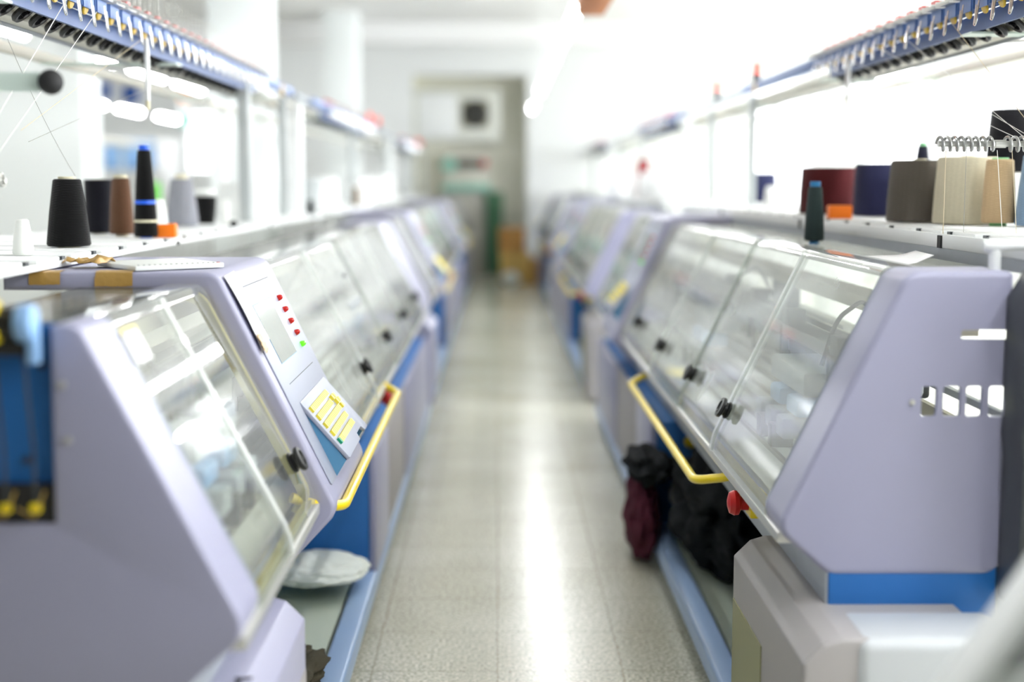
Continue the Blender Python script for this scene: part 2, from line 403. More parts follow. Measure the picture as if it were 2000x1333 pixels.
        MB().tube(smooth_path([(s * .478, .06, ht - .005), (s * .478, .06, 1.412), (s * .75, .06, 1.414)], .012), .0135, 14).build('handrail', M['white'], root)
        MB().lathe([(.0001, -.03), (.012, -.027), (.016, -.015), (.016, .012)], (s * .478, .06, 1.412), (s, 0, 0), 16).build('handrail_cap', M['white'], root)
    # --- console: hollow arch
    cy0, cy1 = con; H2 = ht + .022
    ae = .755 if s < 0 else .56
    arch = fillet([(ae, H2), (.235, H2), (-.052, .742), (.068, .612), (.102, .642), (.018, .752), (.272, ht - .022), (ae, ht - .022)], [0, .045, .045, .012, .012, .035, .05, 0])
    cn = MB().prism(P(arch), cy0, cy1).build('control_console', M['lav'], root, bevel=.012, seg=3, sel=lambda e: all(abs(v.co.y - cy0) < 1e-5 for v in e.verts) or all(abs(v.co.y - cy1) < 1e-5 for v in e.verts))
    A = Vector((s * .235, 0, H2)); E1 = Vector((s * (-.287), 0, .742 - H2)); LS = E1.length; E1.normalize()
    E2 = Vector((0, 1, 0)); NN = Vector((-s * (H2 - .742), 0, .287)).normalized()
    yb = cy0 if s < 0 else cy1; ys = 1 if s < 0 else -1
    def pt(sv, y, n=0.0): return A + E1 * sv + Vector((0, yb + ys * y, 0)) + NN * n
    def plate(sv0, sv1, ya, yb_, n0, n1, r=.004):
        q = fillet([(sv0, ya), (sv1, ya), (sv1, yb_), (sv0, yb_)], r, 3)
        return MB().ext(q, pt(0, 0, n0), E1, E2 * ys, NN, n1 - n0)
    plate(.045, .60, .06, .70, .0005, .004, .012).build('front_plate', M['console'], cn, bevel=.002)
    plate(.055, .0575, .19, .58, .004, .0048, 0).build('seam', M['dark'], cn)
    plate(.330, .3318, .16, .61, .004, .0048, 0).build('seam', M['dark'], cn)
    sc_ = plate(.1095, .2775, .188, .458, .0035, .0046, .002).build('screen_surround', M['tealpl'], cn)
    plate(.111, .276, .190, .455, .0046, .0052, .002).build('screen', M['lcd'], sc_)
    for k in range(5):
        c = pt(.123 + .0365 * k, .578, .004)
        MB().lathe([(.0085, 0), (.0085, .004), (.007, .010), (.004, .0135), (.0001, .0145)], c, NN, 14).build('indicator_light', M['led_green'] if k == 4 else M['led_red'], cn)
    # keypad tray (tilted) 
    T1 = (pt(.56, 0, .05) - pt(.40, 0, .006)); TL = T1.length; T1.normalize(); TN = T1.cross(E2); 
    if TN.dot(NN) < 0: TN = -TN
    o = pt(.40, 0, .006)
    def tp(poly, n0, n1): return MB().ext(poly, o + TN * n0, T1, E2 * ys, TN, n1 - n0)
    tr = tp(fillet([(-.015, .165), (TL + .012, .165), (TL + .012, .44), (TL - .005, .46), (TL - .005, .57), (TL + .012, .59), (TL + .012, .66), (-.015, .66)], .006, 2), -.006, .004).build('keypad_tray', M['console'], cn, bevel=.002)
    side_poly = [(.40, -.002), (.585, -.002), (.575, .045), (.40, -.001)]
    MB().ext([(.395, .001), (.60, .002), (.572, .044)], pt(0, .17, 0), E1, NN, E2 * ys, .03).build('tray_side', M['tealpl'], cn)
    MB().ext([(.395, .001), (.60, .002), (.572, .044)], pt(0, .62, 0), E1, NN, E2 * ys, .03).build('tray_side', M['tealpl'], cn)
    plate(.42, .60, .20, .62, .001, .003, .01).build('tray_recess', M['blue'], cn)
    if keys:
        kb = MB(); gk = MB()
        for r in range(5):
            p0 = .012 + r * (TL - .03) / 5; p1 = p0 + .017
            cols = 15; 
            for c in range(cols):
                a = .19 + c * .0215; b = a + .0175
                if r == 1 and c > 12: continue
                if r == 4 and 3 <= c <= 10:
                    if c == 3: b = .19 + 11 * .0215 - .004
                    else: continue
                if r == 4 and c == 0: gk.add([], []); 
                bxk = (gk if (r == 4 and c == 0) else kb)
                bxk.v += []; 
                q = [(p0, a), (p1, a), (p1, b), (p0, b)]
                bxk.ext(q, o + TN * .004, T1, E2 * ys, TN, .007)
        for (p0, a) in ((.035, .535), (.052, .52), (.052, .553), (.070, .535), (.035, .50)):
            kb.ext([(p0, a), (p0 + .015, a), (p0 + .015, a + .024), (p0, a + .024)], o + TN * .004, T1, E2 * ys, TN, .009)
        kb.build('keys', M['key'], tr); gk.build('green_key', M['greenkey'], tr)
    else:
        tp([(.01, .19), (TL - .01, .19), (TL - .01, .56), (.01, .56)], .004, .01).build('keys', M['key'], tr)
    # gaskets on the window side of the console
    gp = fillet([(.30, ht - .030), (.262, ht - .030), (.022, .79), (.012, .765), (.028, .765), (.040, .79), (.278, ht - .055), (.30, ht - .055)], 0)
    gp = band(smooth_path([(.36, ht - .03), (.276, ht - .034), (.026, .79), (.05, .745)], .03), .026)
    
    MB().prism(P(gp), cy0 - .03, cy0 - .001).build('gasket', M['gasket'], cn)
    MB().prism(P(gp), cy1 + .001, cy1 + .03).build('gasket', M['gasket'], cn)
    # --- sliding acrylic windows
    for i, (a, b, off, kn, *nk) in enumerate(panes):
        nx = (ht - .79); nz = .272; ln = math.hypot(nx, nz); ox, oz = -nx / ln * off, nz / ln * off
        path = smooth_path([Vector((.345, ht - .006 + oz)), Vector((.268 + ox, ht - .006 + oz)), Vector((.012 + ox, .812 + oz)), Vector((.002 + ox, .768))], .02, 4)
        po = MB().prism(P(band(path, .005)), a, b).build('sliding_window', M['paneclear'] if notch and i < 2 else M['pane'], root)
        p2 = smooth_path([Vector((.268 + ox - .003, ht - .006 + oz)), Vector((.012 + ox - .003, .812 + oz)), Vector((.002 + ox - .003, .768))], .02, 4)
        ye = b if (kn > (a + b) / 2) else a
        if i == 1 and s < 0: pass
        elif ye == b: MB().prism(P(band(p2, .008)), b - .026, b + .001).build('edge_strip', M['milky'], po)
        else: MB().prism(P(band(p2, .008)), a - .001, a + .026).build('edge_strip', M['milky'], po)
        if nk: continue
        z = .885; d = on(z)
        nrm = Vector((-s * nx / ln, 0, nz / ln)); c = Vector((s * (d + ox), kn, z + oz)) + nrm * .003
        MB().lathe([(.024, 0), (.026, .003), (.026, .008), (.021, .011), (.021, .017), (.029, .020), (.031, .025), (.029, .031), (.020, .032), (.018, .028), (.0001, .027)], c, nrm, 28).build('window_knob', M['black'], po)
    # --- rails, covers, body
    segs = [(near_rim, cy0 - .03), (cy1 + .03, L - far_rim)]
    bx(MB(), -.006, .03, .02, L - .05, .738, .764).build('front_rail', M['alu'], root, bevel=.003)
    bx(MB(), .012, .03, .02, L - .05, .764, .776).build('track', M['gasket'], root)
    tp_ = MB()
    for a, b in segs: bx(tp_, .275, .56, a, b, ht - .028, ht - .012)
    tp_.build('top_cover', M['granite'], root)
    bx(MB(), .51, .53, .02, L - .02, .12, .80).build('back_panel', M['offwhite'], root)
    bx(MB(), .512, .528, .02, L - .02, .925, .962).build('rear_rail', M['cream'], root)
    bx(MB(), .512, .528, .02, L - .02, 1.012, 1.03).build('rear_rail', M['camgrey'], root)
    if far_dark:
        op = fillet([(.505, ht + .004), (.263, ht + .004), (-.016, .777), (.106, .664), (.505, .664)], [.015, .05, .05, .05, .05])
        MB().prism(P(op), -.30, -.01).build('tensioner_housing', M['black'], root, bevel=.01)  # added black block painting the shaded gap before this machine
        MB().prism(P(band([(.27, ht + .003), (-.005, .79)], .008)), L - far_rim - .05, L - far_rim).build('window_seal', M['rubber'], root)  # dark strip painting the shaded near side of the far frame
    b = bx(MB(), .11, .49, .005, L - .005, .56, .715).build('base_box', M['blue'], root, bevel=.003)
    bx(MB(), .104, .110, .01, L - .01, .565, .735).build('base_skirt', M['greyplate'], root)
    bx(MB(), .11, .505, .03, L - .03, .715, .735).build('hood_floor', M['dark'], root)
    bx(MB(), .0, .078, .3, L - .1, .045, .12).build('floor_beam', M['beam'], root, bevel=.012, seg=3)
    for q in (.5, L * .5, L - .4): bx(MB(), .02, .06, q, q + .06, 0, .05).build('beam_foot', M['rubber'], root)
    # interior: needle beds, guide rails, carriage, carriers
    bl0, bl1 = near_rim + .02, L - far_rim - .02
    MB().prism(P([(.07, .735), (.085, .80), (.235, .955), (.262, .955), (.262, .735)]), bl0, bl1).build('needle_bed', M['steel'], root)
    MB().prism(P([(.292, .735), (.292, .955), (.32, .955), (.46, .82), (.47, .735)]), bl0, bl1).build('needle_bed', M['steel'], root)
    nb = MB()
    y = bl0
    for k in range(5):
        d = .105 + k * .028; z = .822 + k * .029
        bx(nb, d, d + .01, bl0, bl1, z - .004, z + .012)
    nb.build('bed_cover_bar', M['bedbar'], root)
    for k, (d, z) in enumerate(((.215, 1.10), (.255, 1.115), (.30, 1.115), (.34, 1.10))):
        bx(MB(), d, d + .007, bl0, bl1, z, z + .034).build('guide_rail', M['chrome'], root)
    bx(MB(), .40, .50, bl0, bl1, 1.19, 1.23).build('carriage_rail', M['cream'], root)
    bx(MB(), .46, .505, bl0 + 1.15, bl1, .84, 1.10).build('rear_guard', M['offwhite'], root)
    for cy in ((.45,) if blk is None else blk):
        c = bx(MB(), .13, .44, cy, cy + .42, 1.01, 1.075).build('carriage', M['camgrey'], root, bevel=.012)
        for q0 in (.02, .17, .32): bx(MB(), .085, .155, cy + q0, cy + q0 + .09, .90, .955).build('cam_block', M['camgrey'], c, bevel=.008)
        for q0 in (.11, .27): bx(MB(), .075, .135, cy + q0, cy + q0 + .055, .862, .925).build('cam_motor', M['black'], c, bevel=.006)
        for q0 in (.0, .22): bx(MB(), .115, .20, cy + q0, cy + q0 + .13, .958, 1.005).build('cam_cover', M['ltblue'], c, bevel=.01)
        bx(MB(), .42, .47, cy + .05, cy + .35, 1.0, 1.21).build('carriage_arm', M['dark'], c, bevel=.01)
        MB().tube(smooth_path([(s * .2, cy + .1, 1.08), (s * .24, cy + .12, 1.2), (s * .36, cy + .3, 1.24), (s * .44, cy + .4, 1.1)], .06), .006, 8).build('cable', M['rubber'], c)
    random.seed(int(abs(y0) * 10))
    for k in range(7):
        yy = bl0 + .1 + (k * .93 + random.random() * .2) * (bl1 - bl0) / 7
        d = (.215, .255, .30, .34)[k % 4]
        q = MB(); bx(q, d - .026, d + .028, yy, yy + .075, 1.085, 1.175); bx(q, d - .04, d - .02, yy + .01, yy + .05, 1.0, 1.13); bx(q, d - .025, d - .012, yy + .022, yy + .036, .96, 1.05)
        q.build('yarn_carrier', M['dark'], root, bevel=.002)
    # --- below the hood
    ca, cb, nose = cover
    cp = fillet([(.002, .02), (.002, .545), (.045, .588), (.085, .60), (.40, .60), (.40, .02)], [.01, .01, .012, .02, .01, .01])
    cv = MB().prism(P(cp), ca, cb).build('lower_cover', M['taupe'] if s > 0 else M['lav'], root, bevel=.03 if nose else .006, seg=5, sel=lambda e: all(abs(v.co.y - ca) < 1e-5 for v in e.verts))
    ip = [(.10, .46), (.42, .46), (.42, .16), (.10, .16)]
    yy0 = cb - .06 if s > 0 else ca + .3
    bx(MB(), -.001, .004, max(ca + .06, cb - .42), cb - .012, .10, .43).build('cover_inset', M['olive'] if s > 0 else M['taupe'], cv)
    if nose: 
        bx(MB(), .112, .46, ca - .012, ca + .2, .02, .602).build('cover_end_cap', M['greywhite'], cv, bevel=.03, seg=5)
    bx(MB(), .09, .505, cb, gap_end, .09, .105).build('fabric_tray', M['traysheet'], root)
    bx(MB(), .488, .505, cb, gap_end, .105, .56).build('take_down_back', M['traysheet'] if s < 0 else M['dark'], root)
    cab = bx(MB(), .03, .50, gap_end, L - .2, .03, .555).build('base_cabinet', M['blue'], root, bevel=.004)
    bx(MB(), .004, .03, gap_end + .02, gap_end + .65, .05, .56).build('cabinet_door', M['lav'], cab, bevel=.008)
    bx(MB(), .010, .03, gap_end + .68, gap_end + 1.75, .05, .56).build('cabinet_door', M['taupe'], cab, bevel=.008)
    bx(MB(), .004, .03, min(gap_end + 1.78, L - .6), L - .25, .05, .56).build('cabinet_door', M['lav'], cab, bevel=.008)
    MB().lathe([(.001, -.01), (.022, -.008), (.026, 0)], (s * .17, gap_end - .001, .47), (0, 1, 0), 20).build('cabinet_knob', M['yellow'], cab)
    # start handle and emergency stops
    ha, hb, hz = handle
    MB().tube(smooth_path([(s * .06, ha - .12, hz + .05), (s * .02, ha - .10, hz + .03), (s * -.055, ha, hz), (s * -.055, hb, hz), (s * .02, hb + .06, hz + .03), (s * .08, hb + .06, hz + .04)], .05, 6), .0135, 14).build('start_handle', M['yellow'], root)
    es = ha - .42 if s > 0 else hb + .1
    e = bx(MB(), .030, .104, es - .04, es + .04, .665, .735).build('emergency_stop', M['yellow'], root, bevel=.004)
    MB().lathe([(.020, 0), (.02, .02), (.032, .026), (.034, .038), (.028, .05), (.012, .055), (.0001, .056)], (s * .030, es, .70), (-s, 0, 0), 24).build('stop_button', M['red'], e)
    return root

LPAN = [(.17, .575, .010, .40, 0), (.53, 1.03, 0, .945), (1.83, 2.75, .008, 2.66), (2.70, 3.80, 0, 3.73), (3.75, 4.80, .008, 4.73), (4.75, 6.04, 0, 5.9)]
RPAN = [(.17, 1.02, .010, .96), (.98, 1.86, 0, 1.77), (1.82, 2.72, .010, 2.60), (2.68, 4.13, 0, 3.64), (4.95, 6.02, .006, 5.1)]
LM = dict(L=6.95, con=(1.06, 1.80), ht=1.312, near_rim=.19, far_rim=.90, panes=LPAN, cover=(.05, .82, False), gap_end=2.74, handle=(1.15, 3.12, .735))
RM = dict(L=6.2, con=(4.17, 4.91), ht=1.357, near_rim=.19, far_rim=.18, panes=RPAN, cover=(-.24, .64, True), gap_end=2.76, handle=(1.02, 3.08, .672))
mL1 = machine(-1, XL, 2.39, 'lavender knitting machine with control console nearest on the left of the aisle', notch=True, blk=(.30, 3.2), **LM)
mR1 = machine(1, XR, 3.13, 'lavender knitting machine with slotted end panel nearest on the right of the aisle', holes=True, blk=(.42, 2.0), **RM)
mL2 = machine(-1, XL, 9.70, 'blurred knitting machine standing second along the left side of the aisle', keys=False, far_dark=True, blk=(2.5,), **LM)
mR2 = machine(1, XR, 10.2, 'blurred knitting machine standing second along the right side of the aisle', keys=False, blk=(2.5,), **RM)
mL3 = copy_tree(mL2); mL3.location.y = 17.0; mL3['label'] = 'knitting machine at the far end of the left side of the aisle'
mR3 = copy_tree(mR2); mR3.location.y = 17.3; mR3['label'] = 'knitting machine at the far end of the right side of the aisle'

# corner of the machine in front of the right row (bottom right of the view)
def near_machine():
    root = thing('knitting_machine', (XR, 1.10, 0), 'pale hood corner of the knitting machine cut off at the bottom right edge', 'knitting machine', 'flat knitting machines along the aisle')
    ya, yb = .72, .80
    arch = fillet([(.56, 1.37), (.302, 1.37), (-.085, .79), (.0, .68), (.03, .70), (-.045, .795), (.318, 1.335), (.56, 1.335)], [0, .04, .04, .012, .012, .03, .04, 0])
    MB().prism(arch, ya, yb).build('hood_frame', M['white'], root, bevel=.008, seg=3)
    path = smooth_path([Vector((.56, 1.338)), Vector((.318, 1.338)), Vector((-.04, .80)), Vector((.0, .71))], .03, 4)
    MB().prism(band(path, .005), .12, ya).build('sliding_window', M['pane'], root)
    MB().prism([(.55, 1.33), (.325, 1.33), (-.03, .80), (.04, .71), (.55, .71)], yb - .03, yb - .01).build('end_plate', M['white'], root)
    MB().prism([(.40, 1.30), (.335, 1.30), (.045, .90), (.09, .905), (.16, .93), (.40, 1.1)], yb - .045, yb - .03).build('end_opening', M['dark'], root)
    MB().box(.02, .3, yb - .06, yb - .03, .84, .85).build('end_seam', M['dark'], root)
    MB().box(.10, .5, .1, .66, .74, .78).build('hood_floor', M['offwhite'], root)
    MB().box(.2, .3, .1, .66, .93, .96).build('guide_rail', M['dark'], root)
    MB().prism([(.12, .78), (.14, .84), (.28, 1.0), (.30, 1.0), (.30, .78)], .1, .66).build('needle_bed', M['offwhite'], root)
    MB().box(.06, .55, .1, .78, .03, .70).build('base_cabinet', M['taupe'], root, bevel=.01)
    MB().box(.5, .53, .1, .78, .0, 1.25).build('back_panel', M['beige'], root)
near_machine()

# ------------------------------------------------------------------ yarn tables and racks
def table(side, x0, y0, L, z, label, df=0.0, apron=True):
    s = side
    root = thing('yarn_table', (x0, y0, 0), label, 'table', 'yarn tables behind the machines')
    def bx(d0, d1, a, b, c, e): d0 += df; d1 += df; return MB().box(min(s * d0, s * d1), max(s * d0, s * d1), a, b, c, e)
    bx(.575, 1.32, 0, L, z - .018, z - .010).build('table_top', M['offwhite'], root)
    bx(.565, .578, 0, L, z - .040 if apron else z - .018, z - .002).build('front_lip', M['white'], root, bevel=.002)
    n = int(L / .29)
    for k in range(n):
        a = .06 + k * .29
        t = bx(.60, 1.25, a, a + .21, z - .012, z + .003).build('plate', M['white'], root, bevel=.002)
        bx(.5935, .604, a + .185, a + .211, z - .0125, z + .0035).build('end_cap', M['dark'], t)
    for q in (.3, L * .5, L - .3):
        bx(1.24, 1.28, q, q + .04, 0, z - .012).build('leg', M['white'], root)
    if apron: bx(.566, .576, 0, L, z - .072, z - .04).build('apron', M['greyplate'], root)
    for q in (.8, 2.6, 4.6): bx(.560, .567, q, q + .03, z - .04 if apron else z - .018, z - .006).build('lip_clip', M['rubber'], root)
    for q in (.1, L - .14): bx(.60, .64, q, q + .04, 0, z - .012).build('leg', M['white'], root)
    return root
ZL, ZR = 1.356, 1.416
tL1 = table(-1, XL, 2.30, 6.9, ZL, 'white yarn table behind the nearest left machine', df=.092, apron=False)
tR1 = table(1, XR, 3.05, 6.3, ZR, 'white yarn table behind the nearest right machine')
for src, yy, lab in ((tL1, 9.7, 'yarn table behind the second machine on the left'), (tL1, 17.0, 'yarn table behind the farthest machine on the left'),
                     (tR1, 10.2, 'yarn table behind the second machine on the right'), (tR1, 17.3, 'yarn table behind the farthest machine on the right')):
    c = copy_tree(src); c.location.y = yy; c['label'] = lab

def tens_meshes(s):
    """one yarn tensioner around the local origin (x = s*d offset from the rail front)"""
    def bx(mb, d0, d1, a, b, c, e, mi=0): mb.box(min(s * d0, s * d1), max(s * d0, s * d1), a, b, c, e, mi); return mb
    body = MB(); bx(body, -.012, .035, -.058, .058, .0, .036); bx(body, -.016, -.012, -.05, .05, -.004, .036)
    clip = MB()
    for off in (0, .007):
        pts = [(-.026 - off * .3, -.011 + off, .012)] 
        w = .011 - off * .75
        p = [(s * (-.024), -w, .018), (s * (-.03), -w, -.042 + off), (s * -.032, -w * .7, -.052 + off), (s * -.032, 0, -.055 + off), (s * -.032, w * .7, -.052 + off), (s * (-.03), w, -.042 + off), (s * (-.026), w, .004)]
        clip.tube(p, .0019, 6)
    disc = MB(); disc.lathe([(.001, -.004), (.019, -.004), (.021, 0), (.019, .004), (.001, .004)], (s * -.006, .0, -.002), (s * 1, 0, .3), 16)
    wheel = MB(); ax = Vector((s * -.62, 0, -.78)); c = Vector((s * .088, .02, -.046))
    wheel.lathe([(.022, -.006), (.032, -.008), (.036, 0), (.032, .008), (.022, .006), (.022, -.006)], c, ax, 22)
    for k in range(3):
        a = k * 2.1; u = Vector((0, 1, 0)); w = ax.normalized().cross(u)
        wheel.tube([c, c + (u * math.cos(a) + w * math.sin(a)) * .026], .004, 6)
    wheel.lathe([(.0001, -.012), (.008, -.012), (.008, .012), (.0001, .012)], c, ax, 10)
    arm = MB()
    for k, (yy, zz) in enumerate(((-.045, .036), (.0, .038), (.045, .036))):
        arm.tube([(s * .03, yy, zz + .02), (s * -.01, yy + .01, zz + .008), (s * -.055, yy + .02, zz + .004)], .004, 6)
    bx(arm, -.035, .03, -.05, .05, .036, .042)
    lever = MB(); bx(lever, .005, .03, -.05, -.005, .06, .078); lever.tube([(s * .02, -.03, .04), (s * .02, -.03, .062)], .004, 6)
    mid = MB(); mid.lathe([(.001, -.003), (.013, -.003), (.013, .016), (.001, .016)], (s * .005, .03, .046), (0, 0, 1), 12)
    wire = MB(); wire.tube([(s * .02, .04, .05), (s * .02, .045, .16), (s * .02, -.03, .165), (s * .02, -.03, .08)], .0009, 5)
    return dict(body=body, clip=clip, disc=disc, wheel=wheel, arm=arm, lever=lever, mid=mid, wire=wire)

def rack(side, x0, y0, L, zt, label, posts, skip=(), lamps=(), full=True, crosses=(1.2, 3.1, 5.2), spacing=.138, y_t=(0, 99)):
    s = side
    root = thing('yarn_rack', (x0, y0, 0), label, 'yarn rack', 'overhead yarn racks')
    def bx(d0, d1, a, b, c, e): return MB().box(min(s * d0, s * d1), max(s * d0, s * d1), a, b, c, e)
    Z = 2.048; D0 = .735
    bx(D0 + .005, D0 + .028, 0, L, Z + .004, Z + .030).build('tensioner_bar', M['railgrey'], root)
    bx(D0 + .045, D0 + .055, max(0, y_t[0]), min(L, y_t[1]), Z - .048, Z + .002).build('wheel_plate', M['plateblue'], root)
    bx(D0 + .135, D0 + .20, 0, L, Z - .052, Z - .012).build('channel', M['beige'], root, bevel=.003)
    bx(D0 + .20, D0 + .206, 0, L, Z - .062, Z - .045).build('channel_trim', M['greyplate'], root)
    bx(D0 + .055, D0 + .135, 0, L, Z - .03, Z - .024).build('underplate', M['beige'], root)
    bx(1.24, 1.275, 0, L, Z - .05, Z - .015).build('back_rail', M['beige'], root, bevel=.003)
    for q in crosses:
        bx(D0 + .02, 1.26, q, q + .10, Z - .058, Z - .052).build('cross_plate', M['glassbar'], root)
        MB().tube([(s * (D0 + .17), q + .5, Z - .04), (s * 1.25, q + .25, Z - .035)], .006, 8).build('brace', M['alu'], root)
    for q, w in posts:
        bx(.765, .765 + max(.035, w - .005), q, q + w, zt + .0045, Z - .01).build('post', M['postgrey'] if w < .075 else M['white'], root, bevel=.003)
        if q < .4: bx(1.24, 1.275, q, q + w, zt + .0045, Z - .02).build('post', M['alu'] if w < .075 else M['white'], root)
    tm = tens_meshes(s); mats = dict(body='railblue', clip='chrome', disc='ydisc', wheel='black', arm='alu', lever='red', mid='ydisc', wire='steel')
    names = dict(clip='yarn_clip', disc='tension_disc', wheel='yarn_wheel', arm='guide_arm', lever='stop_lever', mid='knot_catcher', wire='guide_wire')
    if full:
        proto = tm['body'].build('yarn_tensioner', M['railblue'], root); 
        for k in names:
            tm[k].build(names[k], M[mats[k]], proto, angle=40)
    else:
        allb = MB(); ml = []
        for i, k in enumerate(('body', 'clip', 'disc', 'wheel', 'arm', 'lever')):
            allb.add(tm[k].v, tm[k].f, i); ml.append(M[mats[k]])
        proto = allb.build('yarn_tensioner', ml, root)
    kids = list(proto.children)
    n = int(L / spacing); first = True
    for i in range(n):
        y = .05 + i * spacing
        if y < y_t[0] or y > y_t[1] or i in skip: continue
        if first: t = proto; first = False
        else:
            t = proto.copy(); C.objects.link(t); t.parent = root
            for ch in kids:
                c = ch.copy(); C.objects.link(c); c.parent = t
        t.location = (s * D0, y, Z)
    for yy, hh in lamps:
        l = MB().lathe([(.024, 0), (.024, .055), (.020, .06)], (s * (D0 + .02), yy, Z + .03), (0, 0, 1), 16).build('signal_lamp', M['black'], root)
        MB().lathe([(.020, .055), (.021, .06), (.020, .11), (.012, .122), (.0001, .124)], (s * (D0 + .02), yy, Z + .03), (0, 0, 1), 16).build('lamp_dome', M['redlamp'], l)
    return root

rL1 = rack(-1, XL, 2.3, 6.0, ZL, 'yarn rack with blue tensioners over the nearest left machine', [(.25, .05), (4.7, .06), (5.92, .05)], y_t=(.3, 5.0))
rR1 = rack(1, XR, 3.05, 6.6, ZR, 'yarn rack with blue tensioners over the nearest right machine', [(.1, .05), (4.95, .045), (6.5, .05)], lamps=((4.7, 0), (6.1, 0)), y_t=(.1, 3.1))
rL2 = rack(-1, XL, 8.5, 7.6, ZL, 'yarn rack over the second machine on the left', [(.35, .085), (3.6, .05), (7.4, .05)], full=False, lamps=((5.0, 0), (5.9, 0)), y_t=(1.5, 5.0))
rR2 = rack(1, XR, 9.8, 7.2, ZR, 'yarn rack over the second machine on the right', [(.9, .08), (4.2, .05), (7.0, .05)], full=False, y_t=(1.6, 4.2))
c = copy_tree(rL2); c.location.y = 16.3; c['label'] = 'yarn rack over the farthest machine on the left'
c = copy_tree(rR2); c.location.y = 17.1; c['label'] = 'yarn rack over the farthest machine on the right'
# plain blue bar sections
for root, s, a, b in ((rL1, -1, 5.0, 5.95), (rR1, 1, 3.2, 5.0), (rL2, -1, .7, 1.5), (rR2, 1, .9, 1.6)):
    MB().box(min(s * .722, s * .775), max(s * .722, s * .775), a, b, 2.046, 2.088).build('bar_cover', M['railblue'], root, bevel=.004)
for s, root, y in ((1, rR1, 4.55), (-1, rL1, 5.5)):
    MB().lathe([(.001, -.01), (.03, -.008), (.032, 0), (.012, .004)], (s * .722, y, 2.05), (s, 0, 0), 18).build('bar_knob', M['ydisc'], root)
# hanging white rods under the racks
for root, s, y, dd, zt_, zb in ((rL1, -1, 2.57, .735, 1.985, 1.795), (rR1, 1, 2.60, .735, 2.05, 1.84)):
    q = MB().tube([(s * dd, y, zt_ + .05), (s * dd, y, zt_), (s * dd, y, zb + .03)], [.006, .0095, .0085], 12).build('hanging_rod', M['white'], root)
    MB().tube([(s * dd, y, zb + .03), (s * dd, y, zb)], [.008, .007], 12).build('rod_tip', M['skin_tube'], q)

# coil yarn guide on the right
def coil(x0, x1, y, z, r, turns, mb, r_w=.0042, ang=0):
    n = turns * 16
    mb.tube([(x0 + (x1 - x0) * i / n, y + r * math.cos(2 * PI * i / 16 + ang), z + r * math.sin(2 * PI * i / 16 + ang)) for i in range(n + 1)], r_w, 7)
root = thing('yarn_guide', (1.20, 3.9, ZR), 'steel spiral yarn guide rod in front of the beige cone', 'yarn guide')
MB().tube([(0.0, 0, .242), (.33, 0, .242)], .008, 12).build('rod', M['steel'], root)
m_ = MB(); coil(.0, .155, 0, .242, .018, 8, m_); m_.build('spiral', M['spring'], root)
m_ = MB(); coil(.185, .32, 0, .242, .019, 7, m_); m_.build('spiral', M['spring'], root)
MB().lathe([(.011, 0), (.011, .03)], (.155, 0, .242), (1, 0, 0), 14).build('collar', M['steel'], root)
MB().tube(smooth_path([(.33, 0, .242), (.36, 0, .242), (.36, .0, .0)], .02), .008, 10).build('support_post', M['steel'], root)
# ball lever and ring guide on the left
root = thing('tension_lever', (-1.16, 3.05, ZL), 'black ball knob on a pale green bar hanging before the left rack', 'lever')
MB().lathe([(.0001, -.027)] + [(.027 * math.cos(a), .027 * math.sin(a)) for a in [(-80 + 20 * k) * PI / 180 for k in range(9)]] + [(.0001, .027)], (.218, 0, .405), (0, 0, 1), 28).build('ball', M['rubber'], root)
MB().box(-.02, .195, -.002, .002, .385, .425).build('bar', M['glassbar'], root)
MB().box(-.03, .0, -.015, .015, -.012, .44).build('post', M['white'], root)
root = thing('ring_guide', (-1.22, 3.3, ZL), 'small wire ring yarn guide at the left edge of the view', 'yarn guide')
m_ = MB(); coil(.065, .085, 0, .20, .015, 3, m_, .003); m_.build('ring', M['steel'], root)
MB().tube(smooth_path([(.09, 0, .2), (0, 0, .2), (0, 0, 0)], .02), .006, 8).build('stand', M['steel'], root)

# ------------------------------------------------------------------ yarn cones
YM = {}
def ym(col, **k):
    if col not in YM: YM[col] = yarn_mat('yarn_%02x%02x%02x' % col, rgb(*col), **k)
    return YM[col]
def cone(x, y, z, rb, rt, h, col, label, tube='skin_tube', tip=.012, group='yarn cones', base=.004, full=True, bands=None, name='yarn_cone', cat='yarn cone', fr=.004):
    o = thing(name, (x, y, z), label, cat, group)
    pr = [(rb * .55, base), (rb - fr, base), (rb, base + fr * 1.5), (rb + (rt - rb) * .5 + .002, base + h * .5), (rt + .001, base + h - fr), (rt - fr, base + h), (rt * .45, base + h)]
    MB().lathe(pr, n=64).build('yarn', ym(col) if isinstance(col, tuple) else M[col], o, angle=50)
    tr_ = min(rt * .8, .026) if rt < .06 else .022
    if base > .0001 or tip > 0:
        MB().lathe([(rb * .5, 0), (rb * .5, base + .001), (tr_ * .98, base + h - .01), (tr_, base + h + tip), (tr_ - .003, base + h + tip + .001), (tr_ - .004, base + h - .01)], n=28).build('tube', M[tube], o)
    if bands:
        for (f0, f1, mm) in bands:
            r0 = rb + (rt - rb) * f0; r1 = rb + (rt - rb) * f1
            MB().lathe([(r0 + .0005, base + h * f0), (r0 + .002, base + h * f0), (r1 + .002, base + h * f1), (r1 + .0005, base + h * f1)], n=32).build('band', M[mm], o)
    return o
g1 = 'yarn cones on the left table'; g2 = 'yarn cones on the right table'
zl = ZL + .003; zr = ZR + .003
cone(-1.275, 4.25, zl, .064, .040, .198, (9, 9, 10), 'black yarn cone nearest the camera on the left table', tip=.006, group=g1)
cone(-1.262, 3.80, zl, .028, .016, .095, 'whitetube', 'empty white cone tube at the left edge in front of the black cone', tip=0, base=0, group=g1)
cone(-1.345, 5.12, zl, .044, .030, .20, (104, 74, 54), 'brown yarn cone beside the tall black cone', tip=.010, group=g1, base=.008)
